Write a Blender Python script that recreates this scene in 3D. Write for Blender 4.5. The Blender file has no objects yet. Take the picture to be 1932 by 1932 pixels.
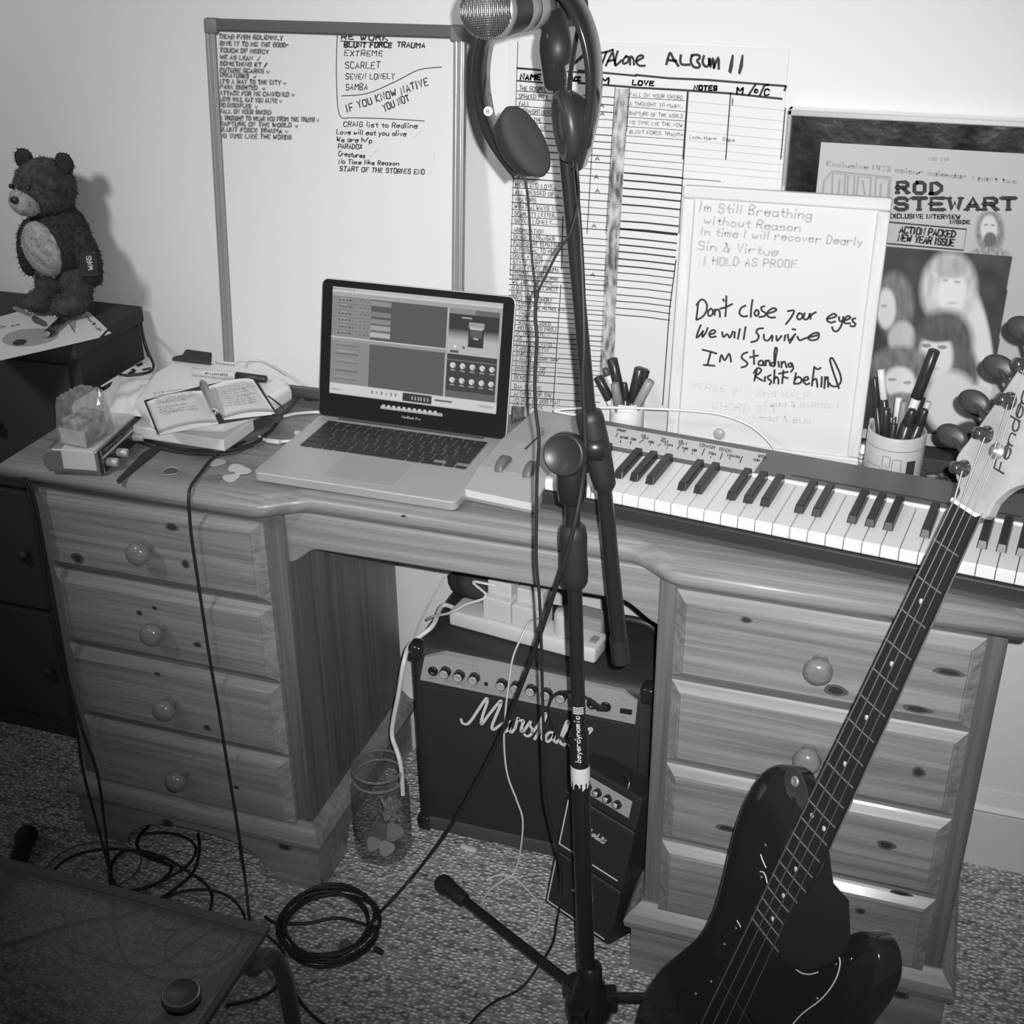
import bpy, bmesh, math, random
import numpy as np
from mathutils import Vector, Matrix, Euler, noise as mnoise
R = math.radians
rnd = random.Random(7)
scene = bpy.context.scene
COL = scene.collection

# ---------------------------------------------------------------- camera, world, lights, exposure
CAM = Vector((0.968, -1.89, 1.6088))
EUL = Euler((1.0864, 0.0085, 0.3231), 'XYZ')
FPX = 2414.3
cd = bpy.data.cameras.new('camera'); cam = bpy.data.objects.new('camera', cd); COL.objects.link(cam)
cam.location = CAM; cam.rotation_euler = EUL
cd.sensor_width = 36; cd.sensor_fit = 'HORIZONTAL'; cd.lens = FPX / 1932 * 36
cd.clip_start = 0.01
scene.camera = cam
vs = scene.view_settings
vs.view_transform = 'Standard'; vs.look = 'None'; vs.gamma = 1; vs.use_curve_mapping = False
vs.exposure = 0.0
w = bpy.data.worlds.new('world'); scene.world = w; w.use_nodes = True
w.node_tree.nodes['Background'].inputs[0].default_value = (1, 1, 1, 1)
w.node_tree.nodes['Background'].inputs[1].default_value = 0.09
CM = EUL.to_matrix()
# the phone's flash, beside the lens
ld = bpy.data.lights.new('flash', 'SPOT'); ld.energy = 172; ld.spot_size = R(66); ld.spot_blend = 1.0; ld.shadow_soft_size = 0.006
lo = bpy.data.objects.new('flash', ld); COL.objects.link(lo)
lo.location = CAM + CM @ Vector((0.026, 0.022, -0.004))
tgt = Vector((0.63, 0.0, 0.79))
lo.rotation_euler = (tgt - lo.location).to_track_quat('-Z', 'Y').to_euler()
# the room's own lamp, up on the left behind the photographer
ld2 = bpy.data.lights.new('room_lamp', 'SPOT'); ld2.spot_size = R(75); ld2.spot_blend = 1.0; ld2.shadow_soft_size = 0.16; ld2.energy = 82
lo2 = bpy.data.objects.new('room_lamp', ld2); COL.objects.link(lo2)
lo2.location = (-0.55, -1.7, 2.25)
lo2.rotation_euler = (Vector((-0.15, 0, 1.45)) - lo2.location).to_track_quat('-Z', 'Y').to_euler()

# ---------------------------------------------------------------- measuring: photo pixel -> point on a real plane
def ray(px, py): return CM @ Vector(((px - 966) / FPX, -(py - 966) / FPX, -1.0))
def on(px, py, o, n):
    d = ray(px, py); t = (Vector(o) - CAM).dot(n) / d.dot(n); return CAM + d * t
def atz(px, py, z=0.76): return on(px, py, (0, 0, z), Vector((0, 0, 1)))
def aty(px, py, y=0.0): return on(px, py, (0, y, 0), Vector((0, 1, 0)))
def px_of(p):
    q = CM.transposed() @ (Vector(p) - CAM); return (966 + FPX * q.x / -q.z, 966 - FPX * q.y / -q.z)

# ---------------------------------------------------------------- materials
MATS = {}
def nt(m): return m.node_tree.nodes, m.node_tree.links
def mat(name, v, rough=0.6, metal=0.0, spec=0.5, coat=0.0, noise=None, bump=None, trans=0.0, ior=1.45, emit=None):
    if name in MATS: return MATS[name]
    m = bpy.data.materials.new(name); m.use_nodes = True; N, L = nt(m); b = N['Principled BSDF']
    b.inputs['Base Color'].default_value = (v, v, v, 1); b.inputs['Roughness'].default_value = rough
    b.inputs['Metallic'].default_value = metal; b.inputs['Specular IOR Level'].default_value = spec
    b.inputs['Coat Weight'].default_value = coat; b.inputs['Transmission Weight'].default_value = trans; b.inputs['IOR'].default_value = ior
    if noise or bump:
        tc = N.new('ShaderNodeTexCoord')
    if noise:                                  # (scale, amount)
        t = N.new('ShaderNodeTexNoise'); t.inputs['Scale'].default_value = noise[0]; t.inputs['Detail'].default_value = 5
        L.new(tc.outputs['Object'], t.inputs['Vector'])
        r = N.new('ShaderNodeMapRange'); r.inputs['From Min'].default_value = .3; r.inputs['From Max'].default_value = .7
        r.inputs['To Min'].default_value = v * (1 - noise[1]); r.inputs['To Max'].default_value = v * (1 + noise[1])
        L.new(t.outputs['Fac'], r.inputs['Value']); L.new(r.outputs['Result'], b.inputs['Base Color'])
    if bump:                                   # (scale, strength, distance)
        t = N.new('ShaderNodeTexNoise'); t.inputs['Scale'].default_value = bump[0]; t.inputs['Detail'].default_value = 3
        L.new(tc.outputs['Object'], t.inputs['Vector'])
        bp = N.new('ShaderNodeBump'); bp.inputs['Strength'].default_value = bump[1]; bp.inputs['Distance'].default_value = bump[2]
        L.new(t.outputs['Fac'], bp.inputs['Height']); L.new(bp.outputs['Normal'], b.inputs['Normal'])
    MATS[name] = m; return m

def wood(name, axis, lo_, hi_, rough=0.32, rng=(.42, .98)):
    if name in MATS: return MATS[name]
    m = bpy.data.materials.new(name); m.use_nodes = True; N, L = nt(m); b = N['Principled BSDF']
    tc = N.new('ShaderNodeTexCoord'); oi = N.new('ShaderNodeObjectInfo')
    mul = N.new('ShaderNodeMath'); mul.operation = 'MULTIPLY'; mul.inputs[1].default_value = 7.3
    L.new(oi.outputs['Random'], mul.inputs[0])
    add = N.new('ShaderNodeVectorMath'); add.operation = 'ADD'; L.new(tc.outputs['Object'], add.inputs[0]); L.new(mul.outputs[0], add.inputs[1])
    mp = N.new('ShaderNodeMapping'); L.new(add.outputs[0], mp.inputs['Vector'])
    sc = [85, 85, 85]; sc['xyz'.index(axis)] = 2.2; mp.inputs['Scale'].default_value = sc
    n1 = N.new('ShaderNodeTexNoise'); n1.inputs['Scale'].default_value = 1.0; n1.inputs['Detail'].default_value = 7; n1.inputs['Roughness'].default_value = .62; n1.inputs['Distortion'].default_value = .6
    L.new(mp.outputs[0], n1.inputs['Vector'])
    mp2 = N.new('ShaderNodeMapping'); L.new(add.outputs[0], mp2.inputs['Vector'])
    sc2 = [16, 16, 16]; sc2['xyz'.index(axis)] = 1.6; mp2.inputs['Scale'].default_value = sc2
    n2 = N.new('ShaderNodeTexNoise'); n2.inputs['Scale'].default_value = 1.0; n2.inputs['Detail'].default_value = 3
    L.new(mp2.outputs[0], n2.inputs['Vector'])
    mx = N.new('ShaderNodeMath'); mx.operation = 'MULTIPLY_ADD'; mx.inputs[1].default_value = .40
    L.new(n2.outputs['Fac'], mx.inputs[0]); L.new(n1.outputs['Fac'], mx.inputs[2])
    r = N.new('ShaderNodeMapRange'); r.inputs['From Min'].default_value = rng[0]; r.inputs['From Max'].default_value = rng[1]
    r.inputs['To Min'].default_value = lo_; r.inputs['To Max'].default_value = hi_
    L.new(mx.outputs[0], r.inputs['Value'])
    L.new(r.outputs['Result'], b.inputs['Base Color'])
    b.inputs['Roughness'].default_value = rough + .1; b.inputs['Coat Weight'].default_value = .09; b.inputs['Coat Roughness'].default_value = .16
    bp = N.new('ShaderNodeBump'); bp.inputs['Strength'].default_value = .25; bp.inputs['Distance'].default_value = .0008
    L.new(n1.outputs['Fac'], bp.inputs['Height']); L.new(bp.outputs['Normal'], b.inputs['Normal'])
    MATS[name] = m; return m

def carpet_mat():
    m = bpy.data.materials.new('carpet'); m.use_nodes = True; N, L = nt(m); b = N['Principled BSDF']
    tc = N.new('ShaderNodeTexCoord')
    mp = N.new('ShaderNodeMapping'); mp.inputs['Scale'].default_value = (112, 158, 112); mp.inputs['Rotation'].default_value = (0, 0, R(2)); L.new(tc.outputs['Object'], mp.inputs['Vector'])
    vo = N.new('ShaderNodeTexVoronoi'); vo.inputs['Scale'].default_value = 1.0; vo.inputs['Randomness'].default_value = .68; L.new(mp.outputs[0], vo.inputs['Vector'])
    n = N.new('ShaderNodeTexNoise'); n.inputs['Scale'].default_value = 60; n.inputs['Detail'].default_value = 3; L.new(tc.outputs['Object'], n.inputs['Vector'])
    mp3 = N.new('ShaderNodeMapping'); mp3.inputs['Scale'].default_value = (8, 120, 8); L.new(tc.outputs['Object'], mp3.inputs['Vector'])
    n3 = N.new('ShaderNodeTexNoise'); n3.inputs['Scale'].default_value = 1; n3.inputs['Detail'].default_value = 2; L.new(mp3.outputs[0], n3.inputs['Vector'])
    inv = N.new('ShaderNodeMapRange'); inv.inputs['From Min'].default_value = .1; inv.inputs['From Max'].default_value = .62; inv.inputs['To Min'].default_value = 1; inv.inputs['To Max'].default_value = 0
    L.new(vo.outputs['Distance'], inv.inputs['Value'])
    a = N.new('ShaderNodeMath'); a.operation = 'MULTIPLY_ADD'; a.inputs[1].default_value = .9; L.new(n.outputs['Fac'], a.inputs[0]); L.new(inv.outputs['Result'], a.inputs[2])
    a2 = N.new('ShaderNodeMath'); a2.operation = 'MULTIPLY_ADD'; a2.inputs[1].default_value = .8; L.new(n3.outputs['Fac'], a2.inputs[0]); L.new(a.outputs[0], a2.inputs[2])
    r = N.new('ShaderNodeMapRange'); r.inputs['From Min'].default_value = .55; r.inputs['From Max'].default_value = 1.85; r.inputs['To Min'].default_value = .09; r.inputs['To Max'].default_value = .92
    L.new(a2.outputs[0], r.inputs['Value']); L.new(r.outputs['Result'], b.inputs['Base Color'])
    b.inputs['Roughness'].default_value = .95; b.inputs['Specular IOR Level'].default_value = .1
    bp = N.new('ShaderNodeBump'); bp.inputs['Strength'].default_value = .9; bp.inputs['Distance'].default_value = .003
    L.new(a.outputs[0], bp.inputs['Height']); L.new(bp.outputs['Normal'], b.inputs['Normal'])
    return m

def glass_mat(name, tint, rough=0.02, milk=0.0):
    m = bpy.data.materials.new(name); m.use_nodes = True; N, L = nt(m); N.remove(N['Principled BSDF'])
    out = N['Material Output']; t = N.new('ShaderNodeBsdfTransparent'); t.inputs[0].default_value = (tint, tint, tint, 1)
    g = N.new('ShaderNodeBsdfGlossy'); g.inputs['Roughness'].default_value = rough
    f = N.new('ShaderNodeLayerWeight'); f.inputs['Blend'].default_value = .22
    pw = N.new('ShaderNodeMath'); pw.operation = 'POWER'; pw.inputs[1].default_value = 2.2; L.new(f.outputs['Facing'], pw.inputs[0])
    ml = N.new('ShaderNodeMath'); ml.operation = 'MULTIPLY_ADD'; ml.inputs[1].default_value = .75; ml.inputs[2].default_value = .05; L.new(pw.outputs[0], ml.inputs[0])
    mx = N.new('ShaderNodeMixShader'); L.new(ml.outputs[0], mx.inputs[0]); L.new(t.outputs[0], mx.inputs[1]); L.new(g.outputs[0], mx.inputs[2])
    if milk:
        df = N.new('ShaderNodeBsdfDiffuse'); df.inputs[0].default_value = (.7, .7, .7, 1); m2 = N.new('ShaderNodeMixShader'); m2.inputs[0].default_value = milk
        L.new(mx.outputs[0], m2.inputs[1]); L.new(df.outputs[0], m2.inputs[2]); mx = m2
    L.new(mx.outputs[0], out.inputs['Surface']); return m

def print_mat(name, emission=0.0, rough=.5):
    m = bpy.data.materials.new(name); m.use_nodes = True; N, L = nt(m); b = N['Principled BSDF']
    a = N.new('ShaderNodeAttribute'); a.attribute_name = 'tone'
    if emission:
        L.new(a.outputs['Color'], b.inputs['Emission Color']); b.inputs['Emission Strength'].default_value = emission
        b.inputs['Base Color'].default_value = (.01, .01, .01, 1)
    else: L.new(a.outputs['Color'], b.inputs['Base Color'])
    b.inputs['Roughness'].default_value = rough; return m

BLK = mat('black_plastic', .028, .4); BLKM = mat('black_matte', .032, .75); BLKG = mat('black_gloss', .020, .14, coat=.5)
RUB = mat('black_rubber', .022, .5); WHT = mat('white_plastic', .64, .38); PAP = mat('white_paper', .66, .8)
INK = mat('black_ink', .02, .6); CHR = mat('chrome', .75, .12, 1.0); SIL = mat('silver_metal', .42, .38, .6); INKF = mat('faint_ink', .52, .7); INKM = mat('mid_ink', .16, .7)
GRY = mat('grey_plastic', .22, .5)

# ---------------------------------------------------------------- mesh building
class MB:
    def __init__(s): s.v = []; s.f = []; s.mi = []; s.sm = []
    def add(s, vs_, fs, mi=0, smooth=False, M=None):
        b = len(s.v)
        s.v += [tuple(M @ Vector(v)) if M else tuple(v) for v in vs_]
        for f in fs: s.f.append(tuple(b + i for i in f)); s.mi.append(mi); s.sm.append(smooth)
        return s
    def frombm(s, bm, mi=0, smooth=False, M=None):
        bm.verts.index_update()
        s.add([v.co.copy() for v in bm.verts], [[v.index for v in f.verts] for f in bm.faces], mi, smooth, M); bm.free(); return s
    def box(s, lo_, hi_, bev=0.0, M=None, mi=0, seg=2, smooth=False):
        bm = bmesh.new(); bmesh.ops.create_cube(bm, size=1)
        l = Vector(lo_); h = Vector(hi_)
        for v in bm.verts: v.co = Vector(((l.x + h.x) / 2 + v.co.x * (h.x - l.x), (l.y + h.y) / 2 + v.co.y * (h.y - l.y), (l.z + h.z) / 2 + v.co.z * (h.z - l.z)))
        if bev: bmesh.ops.bevel(bm, geom=list(bm.edges), offset=bev, segments=seg, profile=.5, affect='EDGES')
        return s.frombm(bm, mi, smooth or (bev > 0 and seg > 2), M)
    def tube(s, pts, r, n=10, mi=0, closed=False, cap=True, M=None):
        pts = [Vector(p) for p in pts]; k = len(pts)
        rs = r if isinstance(r, (list, tuple)) else [r] * k
        vs_ = []; fs = []; up = None
        for i, p in enumerate(pts):
            if closed: t = pts[(i + 1) % k] - pts[i - 1]
            else: t = pts[min(i + 1, k - 1)] - pts[max(i - 1, 0)]
            if t.length < 1e-9: t = Vector((0, 0, 1))
            t.normalize()
            if up is None:
                up = t.orthogonal()
            up = up - t * up.dot(t)
            if up.length < 1e-6: up = t.orthogonal()
            up.normalize(); sd = t.cross(up)
            for j in range(n):
                a = 2 * math.pi * j / n; vs_.append(p + (up * math.cos(a) + sd * math.sin(a)) * rs[i])
        for i in range(k if closed else k - 1):
            for j in range(n):
                a = i * n + j; b = i * n + (j + 1) % n; c = ((i + 1) % k) * n + (j + 1) % n; d = ((i + 1) % k) * n + j
                fs.append((a, b, c, d))
        s.add(vs_, fs, mi, True, M)
        if cap and not closed:
            s.add(vs_[:n], [tuple(range(n))[::-1]], mi, False, M); s.add(vs_[-n:], [tuple(range(n))], mi, False, M)
        return s
    def lathe(s, prof, n=24, M=None, mi=0, smooth=True, capends=True):
        vs_ = []; fs = []
        for (r, z) in prof:
            for j in range(n):
                a = 2 * math.pi * j / n; vs_.append((r * math.cos(a), r * math.sin(a), z))
        for i in range(len(prof) - 1):
            for j in range(n):
                fs.append((i * n + j, i * n + (j + 1) % n, (i + 1) * n + (j + 1) % n, (i + 1) * n + j))
        s.add(vs_, fs, mi, smooth, M)
        if capends:
            if prof[0][0] > 1e-6: s.add(vs_[:n], [tuple(range(n))[::-1]], mi, False, M)
            if prof[-1][0] > 1e-6: s.add(vs_[-n:], [tuple(range(n))], mi, False, M)
        return s
    def ell(s, c, r, n=20, m=12, M=None, mi=0):
        bm = bmesh.new(); bmesh.ops.create_uvsphere(bm, u_segments=n, v_segments=m, radius=1)
        for v in bm.verts: v.co = Vector((c[0] + v.co.x * r[0], c[1] + v.co.y * r[1], c[2] + v.co.z * r[2]))
        return s.frombm(bm, mi, True, M)
    def prism(s, pts2, z0, z1, bev=0.0, M=None, mi=0, seg=2, smooth=False):
        bm = bmesh.new(); vs_ = [bm.verts.new((p[0], p[1], z0)) for p in pts2]
        f = bm.faces.new(vs_); r_ = bmesh.ops.extrude_face_region(bm, geom=[f])
        for e in r_['geom']:
            if isinstance(e, bmesh.types.BMVert): e.co.z = z1
        bmesh.ops.recalc_face_normals(bm, faces=bm.faces)
        if bev:
            ed = [e for e in bm.edges if abs(e.verts[0].co.z - e.verts[1].co.z) < 1e-7]
            bmesh.ops.bevel(bm, geom=ed, offset=bev, segments=seg, profile=.5, affect='EDGES')
        return s.frombm(bm, mi, smooth, M)
    def strip(s, pts, wd, nrm, mi=0):
        """a flat pen stroke through 3-D points, wd wide, facing nrm"""
        pts = [Vector(p) for p in pts]; nrm = Vector(nrm); k = len(pts)
        if k < 2: return s
        vs_ = []
        for i, p in enumerate(pts):
            t = pts[min(i + 1, k - 1)] - pts[max(i - 1, 0)]
            if t.length < 1e-9: t = Vector((1, 0, 0))
            t.normalize(); sd = nrm.cross(t).normalized() * wd / 2
            e = -t * wd * .35 if i == 0 else (t * wd * .35 if i == k - 1 else Vector())
            vs_ += [p + sd + e, p - sd + e]
        return s.add(vs_, [(2 * i, 2 * i + 1, 2 * i + 3, 2 * i + 2) for i in range(k - 1)], mi)

WORLD = {}
def build(name, mb, mats, parent=None, kind=None, label=None):
    me = bpy.data.meshes.new(name); Mi = WORLD[parent.name].inverted() if parent else Matrix()
    me.from_pydata([Mi @ Vector(v) for v in mb.v], [], mb.f)
    for m in (mats if isinstance(mats, (list, tuple)) else [mats]): me.materials.append(m)
    me.polygons.foreach_set('material_index', mb.mi); me.polygons.foreach_set('use_smooth', mb.sm); me.update()
    o = bpy.data.objects.new(name, me); COL.objects.link(o)
    if parent: o.parent = parent; WORLD[o.name] = WORLD[parent.name]
    else: WORLD[o.name] = Matrix()
    if kind: o['kind'] = kind
    if label: o['label'] = label
    return o
def thing(name, label, cat, loc, rz=0.0, group=None):
    o = bpy.data.objects.new(name, None); o.empty_display_size = .05; COL.objects.link(o)
    o.location = loc; o.rotation_euler = (0, 0, rz); WORLD[o.name] = Matrix.Translation(Vector(loc)) @ Matrix.Rotation(rz, 4, 'Z')
    o['label'] = label; o['category'] = cat
    if group: o['group'] = group
    return o
def solo(name, mb, mats, label, cat, group=None):
    """a thing that is one mesh; its origin is put at the middle of its base"""
    xs = [v[0] for v in mb.v]; ys = [v[1] for v in mb.v]; zs = [v[2] for v in mb.v]
    c = Vector(((min(xs) + max(xs)) / 2, (min(ys) + max(ys)) / 2, min(zs)))
    mb.v = [tuple(Vector(v) - c) for v in mb.v]
    o = build(name, mb, mats); o.location = c; WORLD[o.name] = Matrix.Translation(c)
    o['label'] = label; o['category'] = cat
    if group: o['group'] = group
    return o
def dup(o, parent, dloc):
    c = o.copy(); c.parent = parent; c.location = o.location + Vector(dloc); COL.objects.link(c); WORLD[c.name] = WORLD[parent.name]; return c
def frame(o, xa, ya):
    """matrix with given origin, x axis, y axis (z = x cross y)"""
    x = Vector(xa).normalized(); z = x.cross(Vector(ya)).normalized(); y = z.cross(x)
    m = Matrix((x, y, z)).transposed().to_4x4(); m.translation = Vector(o); return m
def axis(o, z):
    q = Vector(z).to_track_quat('Z', 'Y').to_matrix().to_4x4(); q.translation = Vector(o); return q
def smooth_path(pts, n=6):
    pts = [Vector(p) for p in pts]; out = []
    for i in range(len(pts) - 1):
        p0 = pts[max(i - 1, 0)]; p1 = pts[i]; p2 = pts[i + 1]; p3 = pts[min(i + 2, len(pts) - 1)]
        for j in range(n):
            t = j / n
            out.append(.5 * ((2 * p1) + (p2 - p0) * t + (2 * p0 - 5 * p1 + 4 * p2 - p3) * t * t + (3 * p1 - p0 - 3 * p2 + p3) * t ** 3))
    out.append(pts[-1]); return out

# ---------------------------------------------------------------- pen-stroke lettering
GL = dict(A='022842,1434', B='02083847362505,2534433202', C='4738180703123243', D='02082846442202', E='48080242,0535', F='480802,0535', G='47381807031232434525',
 H='0208,4842,0545', I='2822', J='4843321203', K='0208,480542', L='080242', M='0208254842', N='02084248', O='180703123243473818', P='02083847463505', Q='180703123243473818,2442',
 R='02083847463505,2542', S='473818070615354443321203', T='0848,2822', U='080312324348', V='082248', W='0812263248', X='0842,4802', Y='082548,2522', Z='08480242',
 a='4535150403123243,4542', b='0802,0415354443321203', c='4535150403123243', d='4842,4535150403123243', e='04444535150403123243', f='48382722,1545', g='4535150403123243,4541301001',
 h='0802,0415354442', i='2522,2728', j='25211001,2728', k='0802,4504,0442', l='2822', m='0205,04152522,24354542', n='0205,0415354442', o='150403123243443515', p='0500,0415354443321203',
 q='4540,4535150403123243', r='0205,04153545', s='453515041434433202', t='27233242,0545', u='0503123243,4542', v='052245', w='0512243245', x='0542,4502', y='0522,4510', z='05450242')
GL.update({'0': '180703123243473818', '1': '172822', '2': '07183847460242', '3': '0848254443321203', '4': '3238,380444', '5': '48080535444332120 3'.replace(' ', ''), '6': '38070312324334 1504'.replace(' ', ''),
 '7': '084822', '8': '2506072838472505031232432 5'.replace(' ', ''), '9': '4547381807061545,4532', '.': '2223', '-': '1535', "'": '2827', '/': '0248', '&': '42170818270312324 5'.replace(' ', ''), ':': '2322,2625', '|': '2028'})
WID = {' ': .62, 'i': .5, 'l': .5, 'I': .6, "'": .4, '.': .45, '1': .6, 't': .8, 'm': 1.2, 'w': 1.2, 'M': 1.2, 'W': 1.3, '-': .8}; NARROW = "ilI'.1"
def glyph(ch):
    out = []
    for stx in GL.get(ch, '').split(','):
        if stx: out.append([(int(stx[i]) / 4, (int(stx[i + 1]) - 2) / 6) for i in range(0, len(stx) - 1, 2)])
    return out
def text_px(mb, txt, p0, p1, hpx, pl, wd, jit=.05, slant=0.0, mi=0, gap=.35):
    """write txt along the photo baseline p0 -> p1, on plane pl = (point, normal)"""
    o, n = pl; n = Vector(n); a = Vector(p0); b = Vector(p1); dv = b - a; ln = dv.length; u = dv.normalized(); up = Vector((u.y, -u.x))
    wds = [WID.get(c, 1.0) for c in txt]; adv = ln / max(.01, sum(wds)); cur = 0.0
    for ch, wd_ in zip(txt, wds):
        i = cur; cur += wd_; gw = adv * wd_ * (1 - gap)
        if ch in NARROW: gw = adv * (1 - gap); i -= .28
        oj = rnd.uniform(-jit, jit) * hpx
        for stx in glyph(ch):
            q = []
            for (x, y) in stx:
                xx = x * gw + slant * y * hpx + rnd.uniform(-jit, jit) * gw; yy = y * hpx + rnd.uniform(-jit, jit) * hpx + oj
                p = a + u * (i * adv + xx) + up * yy
                q.append(on(p.x, p.y, o, n) + n * .0005)
            if len(q) > 4 and wd > .0009: q = smooth_path(q, 3)
            mb.strip(q, wd, n, mi)
def poly_px(mb, pts, pl, wd, sc=1.0, org=(0, 0), mi=0, sm=0, off=.0005):
    o, n = pl; n = Vector(n)
    q = [on(org[0] + x / sc, org[1] + y / sc, o, n) + n * off for x, y in pts]
    if sm and len(q) > 2: q = smooth_path(q, sm)
    mb.strip(q, wd, n, mi)
def fill_px(mb, pts, pl, sc=1.0, org=(0, 0), mi=0, off=.0005):
    o, n = pl; n = Vector(n)
    mb.add([on(org[0] + x / sc, org[1] + y / sc, o, n) + n * off for x, y in pts], [tuple(range(len(pts)))], mi)
def parse(t):
    """'x,y x,y / x,y x,y' -> list of polylines"""
    return [[tuple(float(c) for c in p.split(',')) for p in s_.split()] for s_ in t.split('/') if s_.strip()]
def painted(name, nx, nz, P3, tone, m, parent):
    """a flat printed sheet or screen: a fine grid whose printed tone is a per-vertex attribute"""
    vs_ = []; tn = []
    for j in range(nz + 1):
        for i in range(nx + 1):
            p = P3(i / nx, j / nz); vs_.append(p); tn.append(tone(i / nx, j / nz, p))
    fs = [(j * (nx + 1) + i, j * (nx + 1) + i + 1, (j + 1) * (nx + 1) + i + 1, (j + 1) * (nx + 1) + i) for j in range(nz) for i in range(nx)]
    o = build(name, MB().add(vs_, fs), m, parent); at = o.data.color_attributes.new('tone', 'FLOAT_COLOR', 'POINT')
    arr = np.ones((len(tn), 4), np.float32); arr[:, :3] = np.array(tn, np.float32)[:, None]; at.data.foreach_set('color', arr.ravel()); return o

# ================================================================ the setting
wm = mat('wall_paint', .66, .85, spec=.2, bump=(90, .12, .001))
build('wall_back', MB().box((-2.2, 0, 0), (2.6, .1, 2.6)), wm, kind='structure')
build('floor', MB().box((-2.2, -3.2, -.05), (2.6, .1, 0)), carpet_mat(), kind='structure')
sk = MB().box((-2.2, -.016, 0), (2.6, 0, .118), .002); sk.prism([(-.016, .118), (-.019, .124), (-.012, .132), (-.008, .146), (-.005, .156), (0, .156), (0, .118)], -2.2, 2.6, M=Matrix(((0, 0, 1, 0), (1, 0, 0, 0), (0, 1, 0, 0), (0, 0, 0, 1))))
build('baseboard_back', sk, mat('skirting_paint', .62, .5), kind='structure')

# ================================================================ desk
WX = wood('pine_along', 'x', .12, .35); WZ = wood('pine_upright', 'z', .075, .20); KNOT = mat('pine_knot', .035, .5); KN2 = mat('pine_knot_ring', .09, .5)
KNB = wood('pine_knob', 'x', .11, .27, .1)
desk = thing('pedestal_desk', 'varnished knotty pine pedestal desk with eight drawers against the wall', 'desk', (.39, -.22, 0))
def offs(pts, d):
    k = len(pts); out = []
    for i, p in enumerate(pts):
        a = Vector(pts[i - 1]); b = Vector(p); c = Vector(pts[(i + 1) % k])
        n1 = (b - a).normalized(); n2 = (c - b).normalized(); t = (n1 + n2).normalized(); nn = Vector((-t.y, t.x)); s_ = 1 / max(.5, nn.dot(Vector((-n1.y, n1.x))))
        out.append(b + nn * d * s_)
    return out
ol = [(-.372, -.447), (.07, -.447)]
for i in range(1, 12): t = i / 12; ol.append((.07 + .085 * t, -.447 + .042 * (3 * t * t - 2 * t ** 3)))
ol += [(.155, -.405), (.625, -.405)]
for i in range(1, 12): t = i / 12; ol.append((.625 + .085 * t, -.405 - .042 * (3 * t * t - 2 * t ** 3)))
ol += [(.71, -.447), (1.144, -.447), (1.144, -.016), (-.372, -.016)]
prof = [(.725, .016), (.728, .009), (.732, .004), (.738, .001), (.744, 0), (.749, .001), (.753, .004), (.756, .009), (.7575, .014), (.7585, .0145), (.76, .021)]
m = MB(); rings = []
for z, d in prof:
    q = offs(ol, d); rings.append([(p.x, p.y, z) for p in q])
k = len(ol); vv = [p for r_ in rings for p in r_]
m.add(vv, [(i * k + j, i * k + (j + 1) % k, (i + 1) * k + (j + 1) % k, (i + 1) * k + j) for i in range(len(prof) - 1) for j in range(k)], 0, True)
m.add(rings[0], [tuple(range(k))[::-1]]); m.add(rings[-1], [tuple(range(k))])
def knots(mb, lst, nrm):
    """dark branch knots lying in a board's face: (x, y, z, rx, rz)"""
    for (x, y, z, a, b) in lst:
        for s_, mi, of in ((1, 2, .0003), (.62, 1, .0005)):
            P = []
            for i in range(20):
                t = 2 * math.pi * i / 20; u = a * s_ * math.cos(t) * (1 + .12 * math.sin(3 * t + x * 50)); v = b * s_ * math.sin(t)
                P.append((x + u, y - of, z + v) if nrm == 'y' else (x + u, y + v, z + of))
            mb.add(P, [tuple(range(20))], mi)
knots(m, [(.70, -.352, .76, .014, .006), (.30, -.4075, .752, .004, .004), (.93, -.36, .76, .011, .008), (.06, -.37, .76, .008, .006), (.27, -.30, .76, .008, .008), (-.05, -.30, .76, .012, .006)], 'z')
build('desktop', m, [WX, KNOT, KN2], desk)
PX = ((-.345, .105), (.677, 1.125))
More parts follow.
